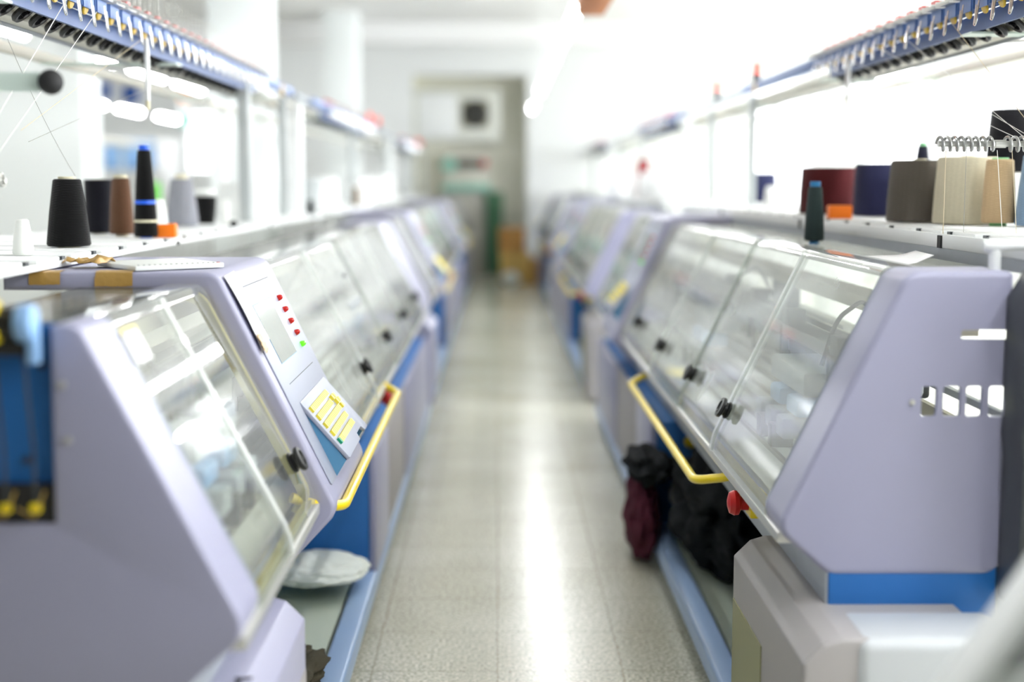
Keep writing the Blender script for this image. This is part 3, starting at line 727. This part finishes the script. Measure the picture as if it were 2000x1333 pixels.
cone(-1.225, 4.98, zl, .042, .022, .300, (9, 9, 10), 'tall black yarn cone with blue top and blue band', tube='bluetube', tip=.016, group=g1, bands=[(.38, .42, 'bluetube'), (.17, .195, 'skin_tube')])
cone(-1.49, 5.35, zl, .048, .050, .20, (14, 14, 24), 'dark navy yarn cone behind the brown cone', tip=.0, group=g1)
cone(-1.378, 6.25, zl, .072, .046, .205, (150, 152, 160), 'grey yarn cone behind the orange card', tip=.018, group=g1)
cone(-1.36, 6.67, zl, .040, .050, .130, (9, 9, 10), 'short black yarn cone with wide top right of the grey cone', tip=.0, group=g1, base=.0)
cone(-1.36, 6.67, zl + .131, .045, .045, .03, 'whitetube', 'white cap ring sitting on the short black cone', tip=0, base=0, group=g1, name='cone_cap', cat='cap')
cone(-1.40, 4.78, zl, .032, .020, .12, 'whitetube', 'empty white cone tube between the black and brown cones', tip=0, base=0, group=g1)
cone(-1.36, 5.75, zl, .034, .020, .125, 'whitetube', 'empty white cone tube behind the orange card', tip=0, base=0, group=g1)
cone(-1.33, 7.02, zl, .030, .020, .11, 'whitetube', 'empty white cone tube just right of the short black cone', tip=0, base=0, group=g1)
cone(-1.30, 7.30, zl, .030, .022, .11, 'whitetube', 'empty white cone tube left of the large white cone', tip=0, base=0, group=g1)
cone(-1.36, 7.75, zl, .170, .140, .19, (236, 238, 236), 'large white yarn cone near the left rack post', tip=.0, group=g1)
cone(-1.28, 9.5, zl, .080, .12, .22, (200, 206, 206), 'pale grey tub widening upward beside the left post', tip=0, base=0, group=g1, name='tub', cat='tub')
cone(-1.14, 8.72, zl, .022, .014, .09, (14, 14, 16), 'narrow black yarn cone right of the large white cone', tip=0, base=0, group=g1)
cone(-1.17, 11.85, zl, .026, .022, .16, (120, 92, 54), 'narrow brown yarn cone far along the left table', tip=0, base=0, group=g1)
for i, (yy, xx, r, h) in enumerate(((10.4, -1.30, .11, .20), (11.2, -1.36, .12, .23), (12.9, -1.28, .12, .22), (13.9, -1.32, .13, .24), (15.2, -1.28, .13, .26), (16.2, -1.3, .13, .26))):
    cone(xx, yy, zl, r, r * .85, h, (240, 241, 240), 'white yarn cone, %s beyond the left post on the second left table' % ordinal(i), tip=0, group='white cones far along the left tables')
# right table
cone(1.715, 9.25, zr, .105, .088, .20, (40, 44, 78), 'navy blue yarn cone standing alone by the right post', tip=0, group=g2)
cone(1.48, 7.7, zr, .042, .03, .115, 'whitetube', 'empty white cone tube in front of the navy cone by the right post', tip=0, base=0, group=g2)
cone(1.40, 6.02, zr, .128, .118, .195, (84, 26, 30), 'burgundy yarn cone behind the dark teal cone', tip=0, group=g2)
cone(1.50, 5.64, zr, .092, .086, .205, (36, 38, 68), 'large navy yarn cone between the burgundy and taupe cones', tip=0, group=g2)
cone(1.425, 4.82, zr, .108, .094, .205, (98, 92, 84), 'dark taupe grey yarn cone left of the beige cone', tip=.004, group=g2)
cone(1.515, 4.60, zr, .107, .093, .212, (214, 206, 180), 'large beige yarn cone behind the spiral guide', tip=.004, group=g2)
cone(1.555, 4.42, zr, .052, .040, .196, (206, 178, 138), 'slim tan yarn cone with green tube ends', tube='greentube', tip=.004, base=.010, group=g2)
cone(1.685, 4.33, zr, .105, .085, .215, (140, 168, 196), 'light blue yarn cone at the right edge of the view', tip=.004, group=g2)
cone(1.068, 4.80, 1.346, .034, .022, .182, (52, 66, 66), 'dark teal yarn cone standing on the right hood top', tube='cyantube', tip=.016, base=.012, group=g2)
shelf = thing('shelf_box', (1.78, 4.95, ZR), 'white riser box behind the yarn cones on the right table', 'box')
MB().box(-.16, .16, -.25, .75, .003, .17).build('box_body', M['white'], shelf, bevel=.004)
cone(1.775, 4.95, ZR + .17, .082, .068, .215, (18, 17, 22), 'black yarn cone raised above the beige cone', tip=0, group=g2)
cone(1.67, 5.62, ZR + .17, .030, .020, .11, (22, 24, 40), 'narrow black yarn cone with pale tip above the taupe cone', tube='greentube', tip=.012, group=g2)
for i, (yy, xx, r, h, col, lab) in enumerate((
        (10.9, 1.24, .16, .22, (238, 239, 238), 'large white yarn cone first beyond the right post'),
        (11.6, 1.56, .13, .22, (240, 240, 236), 'white yarn cone behind the first large one on the second right table'),
        (12.6, 1.30, .07, .20, (238, 239, 238), 'slim white yarn cone farther along the right tables'),
        (13.6, 1.36, .13, .24, (240, 240, 240), 'white yarn cone midway along the second right table'),
        (15.0, 1.30, .13, .24, (240, 240, 240), 'white yarn cone near the end of the second right table'))):
    cone(xx, yy, zr, r, r * .85, h, col, lab, tip=0, group='white cones far along the right tables')
cone(1.52, 12.1, zr, .05, .03, .24, (30, 60, 50), 'dark green narrow yarn cone between white cones on the right', tip=0, group=g2)
cone(1.70, 12.3, zr, .06, .03, .34, (112, 84, 66), 'brown tapering yarn cone far along the right table', tip=0, group=g2)
cone(1.32, 13.0, zr + .0, .06, .05, .34, (150, 30, 36), 'small dark red yarn cone behind the white cones on the right', tip=0, group=g2)

# small things on the tables and hoods
def simple(mb, name, m, label, cat, group=None, **k): return tag(mb.build(name, m, **k), label, cat, group)
m_ = MB().box(-1.275, -1.195, 5.06, 5.14, zl, zl + .048); m_.box(-1.20, -1.165, 5.17, 5.21, zl, zl + .055)
simple(MB().ext(fillet([(-1.205, zl), (-1.125, zl), (-1.125, zl + .050), (-1.205, zl + .046)], .006), (0, 4.985, 0), (1, 0, 0), (0, 0, 1), (0, 1, 0), .04), 'card_box', M['orange'], 'small orange box in front of the tall black cone', 'box', bevel=.003)
simple(MB().ext(fillet([(1.235, zr), (1.32, zr), (1.32, zr + .05), (1.235, zr + .05)], .006), (0, 5.3, 0), (1, 0, 0), (0, 0, 1), (0, 1, 0), .05), 'card_box', M['orange'], 'small orange box between burgundy and navy cones', 'box', bevel=.003)
simple(MB().lathe([(.0001, 0), (.014, .003), (.019, .014), (.014, .026), (.0001, .03)], (-1.145, 6.2, zl)), 'ball_knob', M['rubber'], 'small black ball on the left table edge', 'ball')
# notebook, tapes and papers
def sheet(corners, name, m, label, cat, t=.0012, nx=8, ny=4, curl=None, mats=None):
    a, b, c, d = map(Vector, corners); vs = []; fs = []
    for i in range(nx + 1):
        for j in range(ny + 1):
            u, v = i / nx, j / ny
            p = (a * (1 - u) + b * u) * (1 - v) + (d * (1 - u) + c * u) * v
            if curl: p = p + Vector(curl(u, v))
            vs.append(p)
    for i in range(nx):
        for j in range(ny): fs.append((i * (ny + 1) + j, (i + 1) * (ny + 1) + j, (i + 1) * (ny + 1) + j + 1, i * (ny + 1) + j + 1))
    mb = MB(); mb.add(vs, fs); o = mb.build(name, m)
    md = o.modifiers.new('solid', 'SOLIDIFY'); md.thickness = t; md.offset = 1
    return tag(o, label, cat)
zt = 1.3355
nb = thing('notebook', (-.87, 3.56, zt), 'white notebook lying on the top of the left console', 'notebook', rz=0)
bk = MB().ext([(-.165, .125), (-.01, -.095), (.175, .06), (.02, .29)], (0, 0, .001), (1, 0, 0), (0, 1, 0), (0, 0, 1), .012).build('cover', M['offwhite'], nb, bevel=.002)
for k in range(15):
    q = (k + .8) / 16.5; p = Vector((-.01 + .185 * q, -.095 + .155 * q, .0135))
    MB().lathe([(.0028, 0), (.0028, .001)], p + Vector((-.006, .008, 0)), n=8).build('hole', M['dark'], bk)
MB().lathe([(.005, 0), (.005, .0012)], (.16, .062, .0135), n=8).build('red_mark', M['red'], bk)
def tapewrap(x0, x1, y, zlo, label):
    mb = MB(); n = 10
    prof = [(y - .0015, zlo), (y - .0015, 1.318), (y + .003, 1.3335), (y + .014, 1.3362), (y + .06, 1.3365)]
    vs = []; fs = []
    for i in range(n + 1):
        for j, (yy, z) in enumerate(prof):
            vs.append((x0 + (x1 - x0) * i / n + (random.random() - .5) * .003, yy - random.random() * .0015, z + (random.random() - .5) * .002 * (1 if j == 0 else .3)))
    for i in range(n):
        for j in range(len(prof) - 1): fs.append((i * 5 + j, i * 5 + 5 + j, i * 5 + 6 + j, i * 5 + 1 + j))
    mb.add(vs, fs); return simple(mb, 'tape', M['tape'], label, 'tape', 'brown tape on the left console')
tapewrap(-1.135, -1.06, 3.449, 1.304, 'piece of brown tape at the left end of the console edge')
tapewrap(-.975, -.885, 3.449, 1.300, 'piece of brown tape below the notebook on the console edge')
def crumple(u, v): return (noise.noise(Vector((u * 5, v * 5, 2))) * .01, 0, .012 + abs(noise.noise(Vector((u * 6, v * 6, 7)))) * .03)
sheet([(-1.10, 3.60, zt), (-1.00, 3.57, zt), (-.985, 3.68, zt), (-1.09, 3.7, zt)], 'tape_scrap', M['tape'], 'crumpled strip of brown tape left of the notebook', 'tape', curl=crumple)
# paper taped to the console
H2 = 1.312 + .022
A = Vector((XL - .235, 0, H2)); E1 = Vector((.287, 0, .742 - H2)).normalized(); NN = Vector(((H2 - .742), 0, .287)).normalized()
def cp(s_, y, n): return A + E1 * s_ + Vector((0, y, 0)) + NN * n
def paper_mat():
    m = bpy.data.materials.new('note_paper'); m.use_nodes = True; nt = m.node_tree; b = nt.nodes['Principled BSDF']
    b.inputs['Roughness'].default_value = .85
    tc = nt.nodes.new('ShaderNodeTexCoord'); w = nt.nodes.new('ShaderNodeTexWave'); w.inputs['Scale'].default_value = 30; w.bands_direction = 'Z'; w.inputs['Distortion'].default_value = .3
    n = nt.nodes.new('ShaderNodeTexNoise'); n.inputs['Scale'].default_value = 90
    mu = nt.nodes.new('ShaderNodeMath'); mu.operation = 'MULTIPLY'
    r = nt.nodes.new('ShaderNodeValToRGB'); r.color_ramp.elements[0].position = .40; r.color_ramp.elements[0].color = rgb(248, 248, 250); r.color_ramp.elements[1].position = .55; r.color_ramp.elements[1].color = rgb(196, 198, 206)
    nt.links.new(tc.outputs['Object'], w.inputs[0]); nt.links.new(tc.outputs['Object'], n.inputs[0]); nt.links.new(w.outputs['Fac'], mu.inputs[0]); nt.links.new(n.outputs['Fac'], mu.inputs[1])
    nt.links.new(mu.outputs[0], r.inputs[0]); nt.links.new(r.outputs[0], b.inputs['Base Color']); return m
M['note'] = paper_mat()
def lift(u, v): 
    q = NN * (.001 + .010 * (1 - v) * u * (1 - u) * 2); return tuple(q)
sheet([cp(.014, 3.475, .0055), cp(.222, 3.478, .0055), cp(.205, 3.635, .005), cp(.010, 3.62, .005)], 'paper_note', M['note'], 'white paper note taped along the left edge of the console', 'paper', t=.0006, curl=lift)
sheet([cp(.178, 3.472, .014), cp(.232, 3.474, .014), cp(.222, 3.53, .013), cp(.18, 3.52, .014)], 'tape_scrap', mat('tan_tape', rgb(226, 190, 146), .4, bump=.8, bscale=80), 'tan tape holding the bottom of the paper note', 'tape', t=.0005, curl=lambda u, v: tuple(NN * (noise.noise(Vector((u * 9, v * 9, 0))) * .003)))
sheet([(.905, 3.52, 1.348), (1.095, 3.56, 1.349), (1.195, 4.06, 1.348), (1.03, 3.98, 1.348)], 'paper_sheet', M['paper'], 'white sheet of paper lying on the right hood top', 'paper', t=.0008, curl=lambda u, v: (0, 0, .022 * max(0, u - .7) / .3 * (1 - .5 * v)))
# white patch with a yellow stripe on the left window
d_, z_ = .17, 0
def gl(y, z, n=.004):
    d = .272 * (z - .79) / (1.312 - .79); nn = Vector(((1.312 - .79), 0, .272)).normalized()
    return Vector((XL - d, y, z)) + nn * n
st = thing('sticker', gl(2.66, 1.2), 'white notice sticker with yellow stripe on the near left window', 'sticker')
for nm, m, z0, z1 in (('sheet', 'paper', 1.215, 1.268), ('stripe', 'yellow', 1.268, 1.277)):
    a = [gl(2.58, z0, .014) - st.location, gl(2.68, z0, .014) - st.location, gl(2.68, z1, .014) - st.location, gl(2.58, z1, .014) - st.location]
    nn = Vector(((1.312 - .79), 0, .272)).normalized() * .0006
    mb = MB(); mb.add(a + [x + nn for x in a], [(0, 1, 2, 3), (4, 5, 6, 7), (0, 1, 5, 4), (1, 2, 6, 5), (2, 3, 7, 6), (3, 0, 4, 7)]); mb.build(nm, M[m], st)

# fabrics under the hoods
def heap(c, sc, name, m, label, cat, seed, amp=.35, zmin=None, fr=2.2):
    bm = bmesh.new(); bmesh.ops.create_icosphere(bm, subdivisions=5, radius=1)
    for v in bm.verts:
        p = v.co.copy(); k = 1 + amp * noise.fractal(p * fr + Vector((seed, 0, 0)), 1.0, 2.0, 4) - amp * .5 * abs(noise.noise(p * 4 + Vector((0, seed, 0))))
        v.co = Vector((p.x * sc[0], p.y * sc[1], p.z * sc[2])) * k + Vector(c)
        if zmin is not None and v.co.z < zmin: v.co.z = zmin
    me = bpy.data.meshes.new(name); bm.to_mesh(me); bm.free(); me.materials.append(m)
    me.polygons.foreach_set('use_smooth', [True] * len(me.polygons))
    o = bpy.data.objects.new(name, me); C.objects.link(o); return tag(o, label, cat)
heap((.86, 5.3, .31), (.20, .52, .23), 'cloth_bundle', M['darkcloth'], 'black knitted cloth heaped under the right hood', 'cloth', 3, zmin=.125)
heap((.600, 5.80, .20), (.065, .30, .20), 'cloth_bundle', M['maroon'], 'maroon cloth spilling over the right floor beam', 'cloth', 9, zmin=.004, amp=.25)
heap((.62, 5.75, .40), (.10, .28, .07), 'cloth_bundle', M['darkcloth'], 'black cloth draped on top of the maroon cloth', 'cloth', 15, amp=.25)
heap((-.63, 4.92, .195), (.17, .20, .042), 'cloth_bundle', M['whitecloth'], 'white knitted cloth folded under the left console', 'cloth', 4, amp=.12, zmin=.122)
heap((-.60, 3.95, .135), (.10, .28, .05), 'cloth_bundle', M['olivecloth'], 'dark crumpled cloth on the tray beside the left cover', 'cloth', 21, amp=.45, zmin=.107)
simple(MB().tube([(-.492, 2.62, .594), (-.500, 2.64, .597), (-.495, 2.66, .595), (-.505, 2.665, .597), (-.49, 2.68, .592), (-.482, 2.70, .586)], .003, 6), 'thread_scrap', M['black'], 'tangled black thread scrap on the left lower cover', 'thread')

# threads
def thread(a, b, label, m='thread', r=.0011, sag=0):
    a, b = Vector(a), Vector(b); n = 10
    pts = [a.lerp(b, i / n) + Vector((0, 0, -sag * 4 * (i / n) * (1 - i / n))) for i in range(n + 1)]
    simple(MB().tube(pts, r, 6), 'yarn_thread', M[m], label, 'thread', 'yarn threads')
thread((-1.235, 3.30, 1.556), (-1.165, 3.98, 2.07), 'thick white thread rising left of the black ball to the rack', r=0.0013)
thread((-1.19, 3.30, 1.556), (-1.165, 4.31, 2.085), 'white thread rising right of the black ball to the rack', r=0.0010)
thread((-1.19, 3.6, 1.68), (-1.175, 4.82, 2.03), 'tan thread slanting up to the third silver guide', 'threadtan', r=0.0008)
thread((-1.27, 3.9, 1.66), (-1.21, 5.6, 1.98), 'thin grey thread slanting above the brown cone', 'threaddk', r=.0009)
thread((-1.262, 3.6, 2.03), (-1.25, 4.25, 1.57), 'dark thin thread hanging down to the black cone', 'threaddk', r=.0008, sag=.03)
thread((1.48, 3.9, 1.672), (1.372, 4.42, 2.06), 'tan thread rising from the spiral guide to the right rack', 'threadtan', r=.0010)
thread((1.44, 3.9, 1.672), (1.36, 4.95, 2.075), 'white thread from the spiral guide to the middle right clips', r=0.0008)
thread((1.46, 3.9, 1.672), (1.36, 5.30, 2.07), 'white thread from the spiral guide to the far right clips', r=0.0008)
thread((1.42, 3.9, 1.672), (1.36, 5.75, 2.06), 'thin thread from the spiral guide beside the right hanging rod', r=.0009)
thread((1.235, 3.9, 1.675), (1.36, 6.4, 2.0), 'thin thread from the left tip of the spiral guide', 'threaddk', r=.0007)
thread((1.222, 3.9, 1.64), (1.222, 3.9, 1.36), 'cream thread hanging from the left end of the spiral guide', 'threadtan', r=.0011)
thread((1.262, 3.85, 1.64), (1.262, 3.85, 1.36), 'faint grey thread hanging in front of the beige cone', 'threaddk', r=.0007)
thread((1.345, 3.85, 1.64), (1.338, 3.75, 1.36), 'pale thread hanging in front of the tan cone', r=.0009)
thread((1.385, 3.85, 1.64), (1.375, 3.75, 1.36), 'cream thread hanging in front of the light blue cone', 'threadtan', r=0.0008)

# ------------------------------------------------------------------ room
YE = 24.0
struct(MB().box(-10, 8, -4, 27, -.1, 0), 'floor', M['floor'])
struct(MB().box(-10, 8, -4, 27, 3.85, 3.95), 'ceiling', M['ceil'])
struct(MB().box(-10.1, -10, -4, 27, 0, 3.85), 'wall_left', M['wall'])
w = MB()
w.box(8, 8.1, -4, 27, 0, .9); w.box(8, 8.1, -4, 27, 3.3, 3.85)
for k in range(8): w.box(8, 8.1, -4 + k * 4.0, -3.2 + k * 4.0, .9, 3.3)
struct(w, 'wall_right', M['wall'])
for k in range(8):
    fr = MB(); a, b = -3.2 + k * 4.0, min(k * 4.0, 27)
    for (y0, y1, z0, z1) in ((a, b, .9, .95), (a, b, 3.25, 3.3), (a, a + .05, .9, 3.3), (b - .05, b, .9, 3.3), ((a + b) / 2 - .025, (a + b) / 2 + .025, .9, 3.3)): fr.box(8, 8.06, y0, y1, z0, z1)
    o = fr.build('window_%d' % (k + 1), M['white']); o['kind'] = 'structure'
    MB().box(8.06, 8.08, a, b, .9, 3.3).build('pane', M['window'], o)
# end wall: solid left and right of the recess, header above
w = MB(); w.box(-10, -1.42, YE, YE + .15, 0, 3.85); w.box(-1.42, .49, YE, YE + .15, 3.34, 3.85)
w.box(.49, 4.2, YE, YE + .15, 0, 3.85); w.box(4.2, 8, YE, YE + .15, 0, .8); w.box(4.2, 8, YE, YE + .15, 3.3, 3.85)
for a, b in ((5.3, 5.9), (7.2, 8)): w.box(a, b, YE, YE + .15, .8, 3.3)
struct(w, 'wall_back', M['wall'])
for k, (a, b) in enumerate(((4.2, 5.3), (5.9, 7.2))):
    fr = MB()
    for (x0, x1, z0, z1) in ((a, b, .8, .86), (a, b, 3.24, 3.3), (a, a + .05, .8, 3.3), (b - .05, b, .8, 3.3)): fr.box(x0, x1, YE + .02, YE + .08, z0, z1)
    o = fr.build('window_%d' % (k + 9), M['white']); o['kind'] = 'structure'
    MB().box(a, b, YE + .08, YE + .10, .8, 3.3).build('pane', M['window'], o)
struct(MB().box(-1.6, .7, YE + .75, YE + .85, 0, 3.85), 'wall_recess', M['wallg'])
w = MB(); w.box(-1.5, -1.42, YE + .15, YE + .75, 0, 3.85); w.box(.49, .57, YE + .15, YE + .75, 0, 3.85)
struct(w, 'wall_recess_sides', M['wallg'])
struct(MB().box(-1.42, .49, YE + .15, YE + .75, 3.34, 3.4), 'ceiling_recess', M['wallg'])
struct(MB().box(-10, 8, YE - 3.2, YE - 2.9, 3.55, 3.85), 'trim_beam', M['ceil'])
# pillars on the left
for k, (x0, x1, y) in enumerate(((-3.95, -3.05, 10.6), (-2.65, -2.1, 13.2), (-2.35, -1.9, 19.5))):
    struct(MB().box(x0, x1, y, y + .5, 0, 3.85), 'pillar_%d' % (k + 1), M['pillar'], bevel=.01)
struct(MB().box(3.0, 3.35, 13.0, 13.35, 0, 3.85), 'pillar_4', M['pillar'], bevel=.01)
# left far window and blue boards
o = struct(MB().box(-5.2, -4.45, YE - .04, YE, 1.72, 2.74), 'window_11', M['white'])
for k in range(3): MB().box(-5.15, -4.5, YE - .06, YE - .03, 1.76 + k * .33, 2.04 + k * .33).build('pane', M['window'], o)
simple(MB().box(-6.72, -6.42, YE - .05, YE, 2.92, 3.22), 'wall_board', M['bluewall'], 'blue board high on the far left wall, left of the pair', 'board', 'blue boards on the far wall', bevel=.01)
simple(MB().box(-6.22, -5.95, YE - .05, YE, 2.86, 3.16), 'wall_board', M['bluewall'], 'blue board high on the far left wall, right of the pair', 'board', 'blue boards on the far wall', bevel=.01)

# machine row beyond the left racks (seen through them)
mB = copy_tree(mR2); mB.location = (-5.55, 11.5, 0); mB['label'] = 'knitting machine in the next row beyond the left racks'
rB = copy_tree(rR2); rB.location = (-5.55, 11.2, 0); rB['label'] = 'yarn rack in the next row beyond the left racks'
tB = copy_tree(tR1); tB.location = (-5.55, 11.5, 0); tB['label'] = 'yarn table in the next row beyond the left racks'
st = thing('signal_tower', (-4.17, 19.3, 0), 'orange topped signal tower far beyond the left rack', 'signal light')
MB().tube([(0, 0, 0), (0, 0, 2.30)], .03, 10).build('pole', M['white'], st)
for nm, m, a, b in (('orange_light', 'orangelamp', 2.64, 2.80), ('white_section', 'white', 2.45, 2.64), ('teal_light', 'teal', 2.30, 2.45)):
    MB().lathe([(.09, a), (.09, b - .02), (.07, b), (.0001, b)], n=20).build(nm, M[m], st)
for k, (x, y, c_, lab) in enumerate(((-3.62, 15.0, 'green', 'green yarn cone behind the tall black cone'), (-2.9, 15.2, 'green', 'green yarn cone behind the short black cone'))):
    cone(x, y, 1.0, .10, .09, .55, c_, lab + ' in the next row', tip=0, base=0, group='green cones in the next row')
simple(MB().box(-4.1, -2.6, 14.85, 15.45, .94, 1.0).box(-4.05, -3.98, 14.9, 15.4, 0, .94).box(-2.75, -2.68, 14.9, 15.4, 0, .94), 'work_table', M['white'], 'white work table carrying the green cones', 'table')
bl = thing('blue_screen', (-4.68, 18.6, 0), 'blue and white fabric screen standing beyond the left racks', 'screen')
MB().box(-.42, .25, 0, .04, 1.72, 2.1).build('panel', M['ltblue'], bl, bevel=.01)
MB().box(.27, .55, 0, .04, 1.3, 2.1).build('white_panel', M['paper'], bl, bevel=.01)
q = MB(); q.box(-.45, -.42, 0, .04, 0, 2.1); q.box(.55, .58, 0, .04, 0, 2.1); q.box(-.45, .58, 0, .04, 2.1, 2.13); q.build('frame', M['white'], bl)

# ------------------------------------------------------------------ far end things
ac = thing('air_conditioner', (-.68, YE + .73, 2.25), 'large white air conditioner unit hung on the recess wall', 'air conditioner')
AO = MB().box(-.73, .73, -.5, -.04, .0, .86).build('casing', M['acbody'], ac, bevel=.02, seg=3)
MB().box(-.66, -.02, -.512, -.5, .07, .79).build('front_panel', M['white'], ac, bevel=.008)
MB().box(.06, .54, -.51, -.5, .22, .70).build('fan_recess', M['fanbox'], ac)
MB().lathe([(.215, -.02), (.23, 0), (.215, .01), (.0001, .01)], (.30, -.51, .46), (0, -1, 0), 32).build('fan_opening', M['fan'], ac)
gr = MB()
for k in range(4): gr.tube([(.30 + (.05 + .045 * k) * math.cos(a * PI / 12), -.53, .46 + (.05 + .045 * k) * math.sin(a * PI / 12)) for a in range(24)], .004, 5, closed=True)
for a in range(4): gr.tube([(.30 - .21 * math.cos(a * PI / 4), -.53, .46 - .21 * math.sin(a * PI / 4)), (.30 + .21 * math.cos(a * PI / 4), -.53, .46 + .21 * math.sin(a * PI / 4))], .004, 5)
gr.build('grille', M['dark'], ac)
q = MB(); q.box(-.6, -.55, -.45, .02, -.05, 0); q.box(.55, .6, -.45, .02, -.05, 0); q.build('bracket', M['beige'], ac)
sh = thing('cabinet', (-.38, YE + .36, 0), 'pale cabinet under the air conditioner with a dark display slot', 'cabinet')
MB().box(-.55, .25, 0, .38, 0, 2.05).build('body', M['beige'], sh, bevel=.01)
MB().box(-.30, .18, -.02, 0, 1.80, 1.95).build('display_slot', M['fan'], sh)
MB().box(.10, .20, -.025, 0, 1.82, 1.94).build('red_light', M['red'], sh)
MB().box(-.56, .27, -.25, 0, 1.42, 1.54).build('shelf', M['tealshelf'], sh, bevel=.01)
simple(MB().lathe([(.0001, 0), (.13, 0), (.13, .03), (.0001, .03)], (-.82, YE + .30, 1.86), (0, -1, 0), 28), 'round_clock', M['tealshelf'], 'round teal disc on the pale cabinet', 'disc')
cu = MB(); n = 24; prof = [(-.21 + .30 * i / n, .03 * math.sin(i * 1.4)) for i in range(n + 1)]
poly = [(x, y) for x, y in prof] + [(x, y + .01) for x, y in prof[::-1]]
cu.ext(poly, (0, YE + .25, .02), (1, 0, 0), (0, 1, 0), (0, 0, 1), 1.385)
simple(cu, 'curtain', M['greencurtain'], 'green curtain hanging beside the far cabinet', 'curtain')
for x0, x1, y0, y1, z0, z1, m, lab in ((.04, .50, 22.0, 22.5, .0, .48, 'card', 'large yellowish cardboard box on the floor at the aisle end'), (.02, .42, 22.02, 22.45, .482, .86, 'cardd', 'brown cardboard box stacked on the large box'),
                                        (.508, .625, 21.9, 22.3, .0, .40, 'cardd', 'small cardboard box right of the large box')):
    b = thing('cardboard_box', ((x0 + x1) / 2, (y0 + y1) / 2, z0), lab, 'box', 'cardboard boxes at the aisle end')
    hx, hy = (x1 - x0) / 2, (y1 - y0) / 2
    MB().box(-hx, hx, -hy, hy, 0, z1 - z0).build('carton', M[m], b, bevel=.004)
    MB().box(-.025, .025, -hy - .002, hy, .002, z1 - z0 + .002).build('tape_strip', M['tape'], b)
heap((.20, 21.75, .10), (.14, .12, .10), 'bag', M['whitecloth'], 'white bag lying on the floor before the boxes', 'bag', 5, amp=.2, zmin=.003)

# ------------------------------------------------------------------ lamps
def lamp_proto(label):
    r = thing('ceiling_lamp', (0, 0, 0), label, 'ceiling lamp', 'hanging tube lamps')
    MB().box(-.045, .045, -.62, .62, .03, .06).build('reflector', M['white'], r, bevel=.01)
    for x in (0,): MB().tube([(x, -.58, .012), (x, .58, .012)], .017, 10).build('tube', M['tube'], r)
    for y in (-.5, .5): MB().tube([(0, y, .055), (0, y, 1.35)], .004, 6).build('hanger', M['white'], r)
    return r
proto = None
rows = [('above the aisle', .45, [8.3, 10.1, 11.9, 13.6, 15.0, 18.4]), ('above the right racks', 1.80, [1.0, 2.8, 5.0, 6.8, 9.2, 11.1, 12.6, 14.1, 15.6, 17.1, 18.6]),
        ('by the right windows', 3.5, [8.8, 12.8, 15.2, 17.6]), ('over the next row on the left', -3.12, [3.5, 5.3, 7.1, 9.0, 11.2, 12.9, 14.6, 16.3]), ('far on the left', -4.95, [6.0, 9.0, 12.0, 17.6, 19.4, 21.6]),
        ('over the camera end of the aisle', .42, [4.2, 6.0]), ('over the cut off machine at right', 1.12, [.8, 2.1])]  # last row is added out of view to brighten the right end panel
for rn, x, ys in rows:
    for i, y in enumerate(ys):
        lab = 'white tube lamp, %s of the row %s' % (ordinal(i), rn)
        if proto is None: proto = lamp_proto(lab); o = proto
        else: o = copy_tree(proto); o['label'] = lab
        o.location = (x, y, 2.5)
tk = thing('cable_trunk', (.50, 3.9, 2.465), 'orange brown cable trunk hanging above the aisle', 'cable trunk')
MB().box(-.07, .08, 0, 4.05, 0, .12).build('duct', M['trunk'], tk, bevel=.004)
for y in (.4, 3.6): MB().tube([(0, y, .115), (0, y, 1.35)], .006, 6).build('hanger', M['white'], tk)

# ------------------------------------------------------------------ light and render settings
wd = bpy.data.worlds.new('world'); bpy.context.scene.world = wd; wd.use_nodes = True
bg = wd.node_tree.nodes['Background']; bg.inputs[0].default_value = (0.72, 0.85, 1.0, 1); bg.inputs[1].default_value = 0.03
def area(name, loc, rot, sx, sy, e, col=(1, 1, 1)):
    l = bpy.data.lights.new(name, 'AREA'); l.shape = 'RECTANGLE'; l.size = sx; l.size_y = sy; l.energy = e; l.color = col
    o = bpy.data.objects.new(name, l); C.objects.link(o); o.location = loc; o.rotation_euler = rot; return o
area('daylight', (7.95, 9, 2.1), (0, PI / 2, 0), 2.3, 24, 520, (.95, .98, 1))
sc = bpy.context.scene
sc.view_settings.view_transform = 'Standard'; sc.view_settings.look = 'None'; sc.view_settings.gamma = 1; sc.view_settings.use_curve_mapping = False
sc.view_settings.exposure = 1.22
cy = sc.cycles
cy.use_denoising = True; cy.max_bounces = 7; cy.diffuse_bounces = 4; cy.glossy_bounces = 4; cy.transmission_bounces = 4; cy.transparent_max_bounces = 24
cy.caustics_reflective = False; cy.caustics_refractive = False; cy.sample_clamp_indirect = 6
